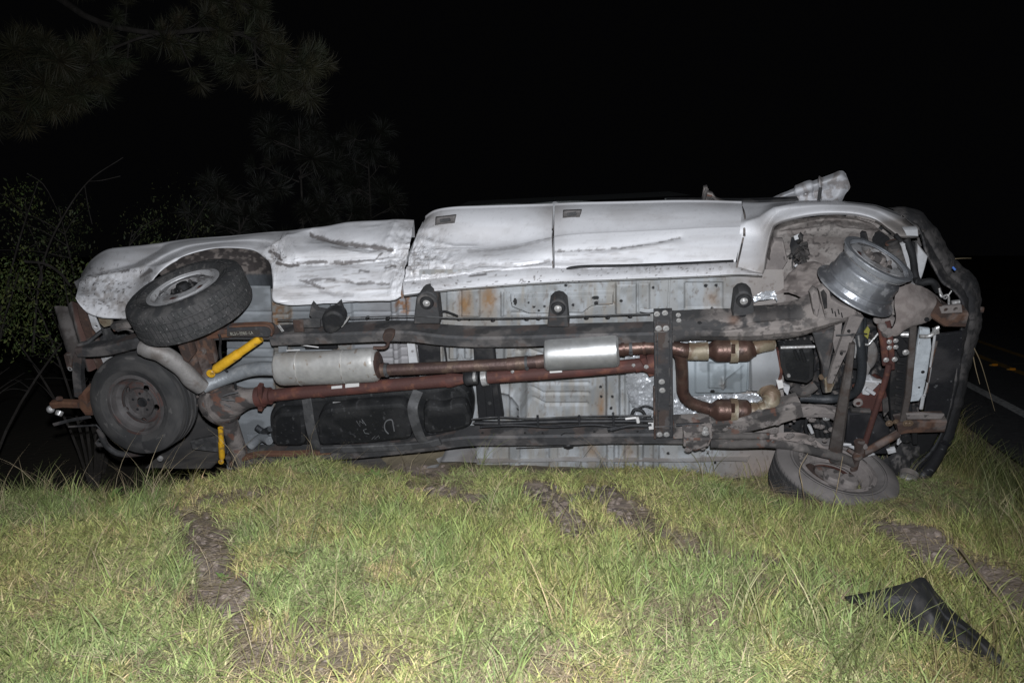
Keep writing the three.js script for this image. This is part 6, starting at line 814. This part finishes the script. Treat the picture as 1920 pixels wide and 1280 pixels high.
// broad leaved weeds
function weed(px, py, label, n, size) {
  const t = thing('weed', label, 'weed'); const g = onGround(px, py); t.position.set(g.x, groundY(g.x, g.z), g.z); t.rotation.y = rnd() * 6;
  const leaves = []; for (let i = 0; i < n; i++) { const a = i * 2.4, l = size * rr(0.6, 1.2), el = rr(0.2, 0.9), lf = new THREE.PlaneGeometry(l * 0.36, l, 4, 6), p = lf.attributes.position; for (let k = 0; k < p.count; k++) { const v = clamp(p.getY(k) / l + 0.5), w = Math.sin(Math.PI * Math.pow(v, 0.75)); p.setXYZ(k, p.getX(k) * w, Math.sin(v * 1.3) * l * el + 0.1 * Math.abs(p.getX(k)), v * l); } lf.computeVertexNormals(); lf.rotateY(a); lf.translate(0, size * 0.25 * (i / n) * 2, 0); leaves.push(lf); }
  part('foliage', leaves, std({ color: new THREE.Color().setRGB(0.12, 0.19, 0.05), roughness: 0.6 }), t); part('stem', tube([V(0, -0.01, 0), V(0.005, size * 0.5, 0), V(0, size * 0.7, 0.01)], 0.003), M.grass2, t);
}
M.grass2 = std({ color: new THREE.Color().setRGB(0.12, 0.13, 0.05), roughness: 0.8 });
weed(705, 895, 'pale leafy weed at the edge of the bare soil below the fuel tank', 16, 0.075); weed(200, 950, 'broad leaved weed left of the dirt rut near the ditch edge', 12, 0.075); weed(420, 1075, 'small broad leaved weed growing inside the left dirt rut', 8, 0.04);
// long dry stems that lie or hang by themselves
function stalk(name, label, pts, r, category = 'stalk') { const o = part(name, tube(pts, r, { n: 6, smooth: 24, scale: (t) => 1 - 0.6 * t }), std({ color: new THREE.Color().setRGB(0.32, 0.25, 0.15), roughness: 0.8 }), scene, label); o.userData.category = category; return o; }
const gp = (px, py, h) => { const q = onGround(px, py, h); return q; };
stalk('dry_stalk', 'long thin dry stalk lying across the bare dirt at the right', [gp(1800, 1028, 0.05), gp(1845, 1085, 0.07), gp(1885, 1135, 0.05), gp(1925, 1190, 0.02)], 0.006);
stalk('dry_stalk', 'thin bent straw dangling at the bumper over the white road line', [atDepth(1823, 652, 4.9), atDepth(1830, 690, 4.95), atDepth(1838, 720, 4.95)], 0.003);
stalk('dry_stalk', 'longest dry straw leaning from the bumper down to the road edge', [atDepth(1826, 650, 4.85), atDepth(1838, 675, 4.9), atDepth(1852, 720, 5.0), atDepth(1866, 770, 5.1)], 0.0028);
stalk('dry_stalk', 'pale straw standing in front of the buried front wheel', [gp(1512, 960, 0), atDepth(1504, 905, 4.42), atDepth(1500, 880, 4.4), atDepth(1515, 850, 4.45)], 0.0035);
stalk('dry_stalk', 'straight pale straw crossing the middle of the buried front wheel', [gp(1558, 965, 0), atDepth(1570, 915, 4.4), atDepth(1581, 855, 4.42)], 0.003);
stalk('dry_stalk', 'pale straw poking forward from the bumper edge', [atDepth(1792, 485, 4.8), atDepth(1806, 484, 4.82), atDepth(1822, 484, 4.84)], 0.0025);
stalk('dry_stalk', 'thick pale straw standing below the carrier crossmember', [gp(1038, 1012, 0), gp(1052, 972, 0.05), gp(1068, 940, 0.08)], 0.0035);
stalk('dry_stalk', 'pale bundled straw rising in the middle of the foreground grass', [gp(705, 1160, 0), gp(722, 1100, 0.06), gp(748, 1000, 0.06)], 0.003);

// ================================================================ black plastic sheet in the foreground
{
  const row = (list) => list.map(([x, y, h]) => gp(x, y, h));
  const rows = [row([[1584, 1124, 0.045], [1650, 1111, 0.07], [1700, 1098, 0.11], [1728, 1088, 0.14], [1742, 1098, 0.14], [1765, 1128, 0.12], [1805, 1168, 0.09], [1850, 1206, 0.06], [1893, 1256, 0.02]]),
    row([[1587, 1127, 0.05], [1655, 1128, 0.09], [1705, 1124, 0.12], [1735, 1122, 0.14], [1755, 1135, 0.16], [1775, 1160, 0.13], [1812, 1185, 0.11], [1852, 1220, 0.06], [1892, 1258, 0.015]]),
    row([[1588, 1130, 0.04], [1650, 1143, 0.07], [1705, 1156, 0.07], [1742, 1170, 0.08], [1768, 1178, 0.07], [1788, 1190, 0.08], [1820, 1206, 0.06], [1855, 1235, 0.04], [1890, 1260, 0.01]]),
    row([[1589, 1134, 0.015], [1645, 1156, 0.02], [1700, 1184, 0.02], [1745, 1204, 0.02], [1775, 1212, 0.02], [1795, 1220, 0.02], [1825, 1232, 0.01], [1858, 1248, 0.01], [1888, 1264, 0.0]])];
  const nu = 120, nv = 50, pos = [], uv = [], idx = [];
  const at = (r, k) => rows[clamp(r, 0, 3)][clamp(k, 0, 8)];
  for (const side of [0, 1]) for (let j = 0; j <= nv; j++) for (let i = 0; i <= nu; i++) {
    const u = i / nu * 8, v = j / nv * 3, k = Math.min(Math.floor(u), 7), r = Math.min(Math.floor(v), 2), fu = u - k, fv = v - r, o = [];
    for (const c of ['x', 'y', 'z']) { const rw2 = (q) => cr(at(q, k - 1)[c], at(q, k)[c], at(q, k + 1)[c], at(q, k + 2)[c], fu); o.push(cr(rw2(r - 1), rw2(r), rw2(r + 1), rw2(r + 2), fv)); }
    o[1] += 0.012 + 0.05 * (ridge(u * 1.5 + v * 2.2, v * 1.8 - u * 0.7, 4, 501) - 0.5) * Math.sin(Math.PI * j / nv) * Math.sin(Math.PI * Math.min(1, i / nu * 4)) - side * 0.004; pos.push(...o); uv.push(u * 0.1, v * 0.1);
  }
  const W = nu + 1, S = W * (nv + 1); for (let s = 0; s < 2; s++) for (let j = 0; j < nv; j++) for (let i = 0; i < nu; i++) { const a = s * S + j * W + i, b = a + W; idx.push(a, b, a + 1, b, b + 1, a + 1); }
  const g = new THREE.BufferGeometry(); g.setAttribute('position', new THREE.Float32BufferAttribute(pos, 3)); g.setAttribute('uv', new THREE.Float32BufferAttribute(uv, 2)); g.setIndex(idx); g.computeVertexNormals();
  const o = part('plastic_sheet', g, lay([0.012, 0.012, 0.0125], [[[0.05, 0.046, 0.044], 6, 0.56, 0.12, 0.7]], { r: 0.75, lumpy: true, b: 0.006 }), scene, 'crumpled black plastic liner sheet lying in the foreground grass'); o.userData.category = 'plastic sheet';
}

// ================================================================ trees and shrubs in the dark behind
const leafGeo = (l, w) => { const g = new THREE.PlaneGeometry(w, l, 2, 4), p = g.attributes.position; for (let i = 0; i < p.count; i++) { const v = p.getY(i) / l + 0.5; p.setXYZ(i, p.getX(i) * Math.sin(Math.PI * Math.pow(clamp(v, 0.04, 0.97), 0.8)), v * l, 0.12 * l * v * v + 0.25 * Math.abs(p.getX(i))); } g.computeVertexNormals(); return g; };
const bark = lay([0.026, 0.022, 0.018], [[[0.045, 0.04, 0.035], 8, 0.55, 0.1, 0.7]], { r: 0.95, b: 0.006 });
const leafMat = (c) => std({ color: new THREE.Color().setRGB(...c), roughness: 0.65 });
function foliage(parent, spots, geo, mat, name = 'foliage') {
  const im = new THREE.InstancedMesh(geo, mat, spots.length), m = new THREE.Matrix4(), q = new THREE.Quaternion(), e = new THREE.Euler(), c = new THREE.Color();
  spots.forEach((s, i) => { if (s.q) q.copy(s.q); else q.setFromEuler(e.set(rr(-1.4, 1.4), rnd() * 6.28, rr(-1.2, 1.2))); im.setMatrixAt(i, m.compose(s.p, q, V(s.k, s.k, s.k))); const t = rr(0.55, 1.35); im.setColorAt(i, c.setRGB(t * rr(0.85, 1.3), t, t * 0.9)); });
  im.name = name; im.userData = { kind: 'stuff' }; im.castShadow = im.receiveShadow = true; parent.add(im);
}
function shrub(label, x, z, h, r, n, leafL, color, stems = 7, group) {
  const t = thing('shrub', label, 'shrub', group ? { group } : {}), y = x < -1 ? -1.15 : -0.1; t.position.set(x, y, z);
  const tips = [], st = [];
  for (let i = 0; i < stems; i++) { const a = i / stems * 6.28 + rr(-0.3, 0.3), R = r * rr(0.5, 1), H = h * rr(0.6, 1), pts = [V(0, 0, 0), V(Math.cos(a) * R * 0.3, H * 0.45, Math.sin(a) * R * 0.3), V(Math.cos(a) * R * 0.7, H * 0.8, Math.sin(a) * R * 0.7), V(Math.cos(a) * R, H, Math.sin(a) * R)]; st.push(tube(pts, 0.016, { n: 6, smooth: 10, scale: (q) => 1 - 0.75 * q })); const cv2 = new THREE.CatmullRomCurve3(pts); for (let k = 0; k < 6; k++) { const b = cv2.getPoint(rr(0.25, 0.98)), d = V(rr(-1, 1), rr(-0.2, 0.9), rr(-1, 1)).normalize(), len = r * rr(0.25, 0.5); st.push(tube([b, b.clone().addScaledVector(d, len * 0.5).add(V(0, 0.03, 0)), b.clone().addScaledVector(d, len)], 0.006, { n: 5, smooth: 6, scale: (q) => 1 - 0.7 * q })); tips.push([b, d, len]); } }
  part('stem', st, bark, t);
  const spots = []; for (let i = 0; i < n; i++) { const [b, d, len] = tips[Math.floor(rnd() * tips.length)], q = b.clone().addScaledVector(d, len * rr(0.1, 1.15)); q.add(V(rr(-1, 1), rr(-1, 1), rr(-1, 1)).multiplyScalar(len * 0.42)); if (x < -1 && q.y < 1.35 + rr(0, 0.5)) continue; spots.push({ p: q, k: 0.4 + 1.3 * rnd() * rnd() }); }
  foliage(t, spots, leafGeo(leafL, leafL * 0.42), leafMat(color)); return t;
}
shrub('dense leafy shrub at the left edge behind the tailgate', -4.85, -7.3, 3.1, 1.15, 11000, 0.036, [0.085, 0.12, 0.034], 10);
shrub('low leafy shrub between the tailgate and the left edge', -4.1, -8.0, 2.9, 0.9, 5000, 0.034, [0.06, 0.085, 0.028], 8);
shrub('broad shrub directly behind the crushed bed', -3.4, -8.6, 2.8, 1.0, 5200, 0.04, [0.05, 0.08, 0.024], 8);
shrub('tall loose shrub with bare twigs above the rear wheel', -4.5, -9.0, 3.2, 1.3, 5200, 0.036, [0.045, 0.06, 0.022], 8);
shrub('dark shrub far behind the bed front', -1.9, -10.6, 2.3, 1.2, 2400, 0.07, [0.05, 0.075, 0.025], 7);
{ // bare forked sapling in front of the shrubs
  const t = thing('sapling', 'thin bare forked sapling standing among the left shrubs', 'sapling'); const q = (x, y, d) => atDepth(x, y, d);
  part('trunk', [tube([q(60, 660, 7.6), q(78, 500, 7.6), q(110, 420, 7.6), q(165, 340, 7.7), q(230, 295, 7.8)], 0.011, { n: 7, smooth: 24, scale: (s) => 1 - 0.7 * s })], bark, t);
  part('branch', tube([q(165, 340, 7.7), q(190, 338, 7.6), q(225, 330, 7.6)], 0.004, { n: 5, smooth: 8 }), bark, t); part('branch', tube([q(158, 348, 7.7), q(166, 395, 7.6), q(172, 420, 7.6)], 0.004, { n: 5, smooth: 8 }), bark, t);
  part('branch', tube([q(50, 325, 7.4), q(80, 345, 7.4), q(115, 412, 7.6)], 0.005, { n: 5, smooth: 8, scale: (s) => 1 - 0.6 * s }), bark, t); part('branch', tube([q(45, 490, 7.2), q(85, 495, 7.2), q(115, 515, 7.2), q(130, 535, 7.2)], 0.011, { n: 5, smooth: 10 }), bark, t); part('branch', tube([q(70, 488, 7.2), q(78, 520, 7.2), q(70, 540, 7.2)], 0.008, { n: 5, smooth: 8 }), bark, t);
}
// long needled pines
const needleTuft = (n, l) => { const pos = [], idx = []; for (let i = 0; i < n; i++) { const th = rnd() * 6.28, ph = Math.pow(rnd(), 0.7) * 1.5, d = V(Math.sin(ph) * Math.cos(th), Math.cos(ph), Math.sin(ph) * Math.sin(th)), s = d.clone().cross(V(rnd() - 0.5, rnd() - 0.5, rnd() - 0.5)).normalize().multiplyScalar(0.0022), L2 = l * rr(0.7, 1.1), dr = -0.18 * L2, b = pos.length / 3, m = d.clone().multiplyScalar(L2 * 0.6), e = d.clone().multiplyScalar(L2).add(V(0, dr, 0)); pos.push(s.x, s.y, s.z, -s.x, -s.y, -s.z, m.x + s.x, m.y + s.y, m.z + s.z, m.x - s.x, m.y - s.y, m.z - s.z, e.x, e.y, e.z); idx.push(b, b + 1, b + 2, b + 2, b + 1, b + 3, b + 2, b + 3, b + 4); } const g = new THREE.BufferGeometry(); g.setAttribute('position', new THREE.Float32BufferAttribute(pos, 3)); g.setIndex(idx); g.computeVertexNormals(); return g; };
const needles = needleTuft(110, 0.24);
function bough(pts, r, spots, limbs, twigs, spread) {
  const c = new THREE.CatmullRomCurve3(pts); limbs.push(tube(pts, r, { n: 7, smooth: 20, scale: (q) => 1 - 0.75 * q }));
  for (let i = 0; i < twigs; i++) { const t = rr(0.3, 1), b = c.getPoint(t), d = V(rr(-1, 1), rr(-0.75, 0.6), rr(-1, 1)).addScaledVector(c.getTangent(t), 0.9).normalize(), len = spread * rr(0.4, 1), e = b.clone().addScaledVector(d, len); limbs.push(tube([b, b.clone().lerp(e, 0.5).add(V(0, -0.03, 0)), e], 0.009, { n: 5, smooth: 6, scale: (q) => 1 - 0.5 * q })); for (let k = 0; k < 3; k++) spots.push({ p: b.clone().lerp(e, 1 - k * 0.16), q: new THREE.Quaternion().setFromUnitVectors(V(0, 1, 0), d.clone().add(V(rr(-0.3, 0.3), rr(-0.3, 0.3), rr(-0.3, 0.3))).normalize()), k: rr(0.5, 1.25) }); }
}
{
  const t = thing('pine_tree', 'big long needled pine whose boughs hang in at the top left', 'pine tree'), limbs = [], spots = [], q = (x, y, d) => atDepth(x, y, d);
  part('trunk', tube([V(-7.6, -0.8, -9.6), V(-7.5, 3, -9.7), V(-7.3, 7, -9.8), V(-7.2, 10, -9.9)], 0.22, { n: 14, smooth: 16, scale: (s) => 1 - 0.55 * s }), bark, t);
  bough([V(-7.5, 4.6, -9.7), q(60, -30, 9.2), q(180, 40, 9), q(300, 62, 8.9), q(420, 55, 8.8), q(510, 95, 8.7), q(540, 110, 8.7)], 0.045, spots, limbs, 44, 0.6);
  bough([V(-7.5, 3.2, -9.7), q(-20, 110, 8.9), q(60, 110, 8.6), q(110, 130, 8.5)], 0.035, spots, limbs, 34, 0.6);
  bough([V(-7.5, 2.6, -9.7), q(-40, 190, 9.1), q(30, 210, 8.8), q(90, 190, 8.7)], 0.03, spots, limbs, 14, 0.5);
  bough([V(-7.5, 5.2, -9.7), q(120, -60, 9.4), q(330, -20, 9.4), q(470, 10, 9.3)], 0.04, spots, limbs, 18, 0.6);
  bough([q(300, 62, 8.9), q(250, 75, 8.8), q(200, 100, 8.7), q(185, 125, 8.7)], 0.02, spots, limbs, 8, 0.35);
  part('limb', limbs, bark, t); foliage(t, spots, needles, leafMat([0.032, 0.034, 0.018]), 'needles');
}
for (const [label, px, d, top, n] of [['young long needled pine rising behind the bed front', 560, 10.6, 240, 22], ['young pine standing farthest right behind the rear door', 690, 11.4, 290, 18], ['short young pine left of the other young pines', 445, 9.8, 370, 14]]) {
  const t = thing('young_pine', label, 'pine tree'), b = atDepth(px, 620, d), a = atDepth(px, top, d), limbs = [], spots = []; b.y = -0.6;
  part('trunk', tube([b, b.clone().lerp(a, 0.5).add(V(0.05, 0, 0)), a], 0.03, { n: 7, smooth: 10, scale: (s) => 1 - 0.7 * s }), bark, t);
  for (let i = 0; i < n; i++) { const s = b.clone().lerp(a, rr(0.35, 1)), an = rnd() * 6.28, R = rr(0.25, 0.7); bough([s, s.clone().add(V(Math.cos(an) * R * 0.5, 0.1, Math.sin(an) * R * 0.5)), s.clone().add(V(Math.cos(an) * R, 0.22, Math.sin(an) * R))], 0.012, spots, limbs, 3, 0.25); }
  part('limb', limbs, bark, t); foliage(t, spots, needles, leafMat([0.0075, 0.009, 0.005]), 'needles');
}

// names: a repeat takes a three-digit number
{ const seen = new Map(); for (const o of scene.children) { if (!o.name || o.isLight) continue; const n = seen.get(o.name) ?? 0; seen.set(o.name, n + 1); if (n) o.name += '_' + String(n).padStart(3, '0'); } }
flash.name = 'camera_flash'; flash.target.name = 'flash_aim'; moon.name = 'night_glow'; moon.target.name = 'glow_aim'; camera.name = 'camera';
renderer.render(scene, camera);
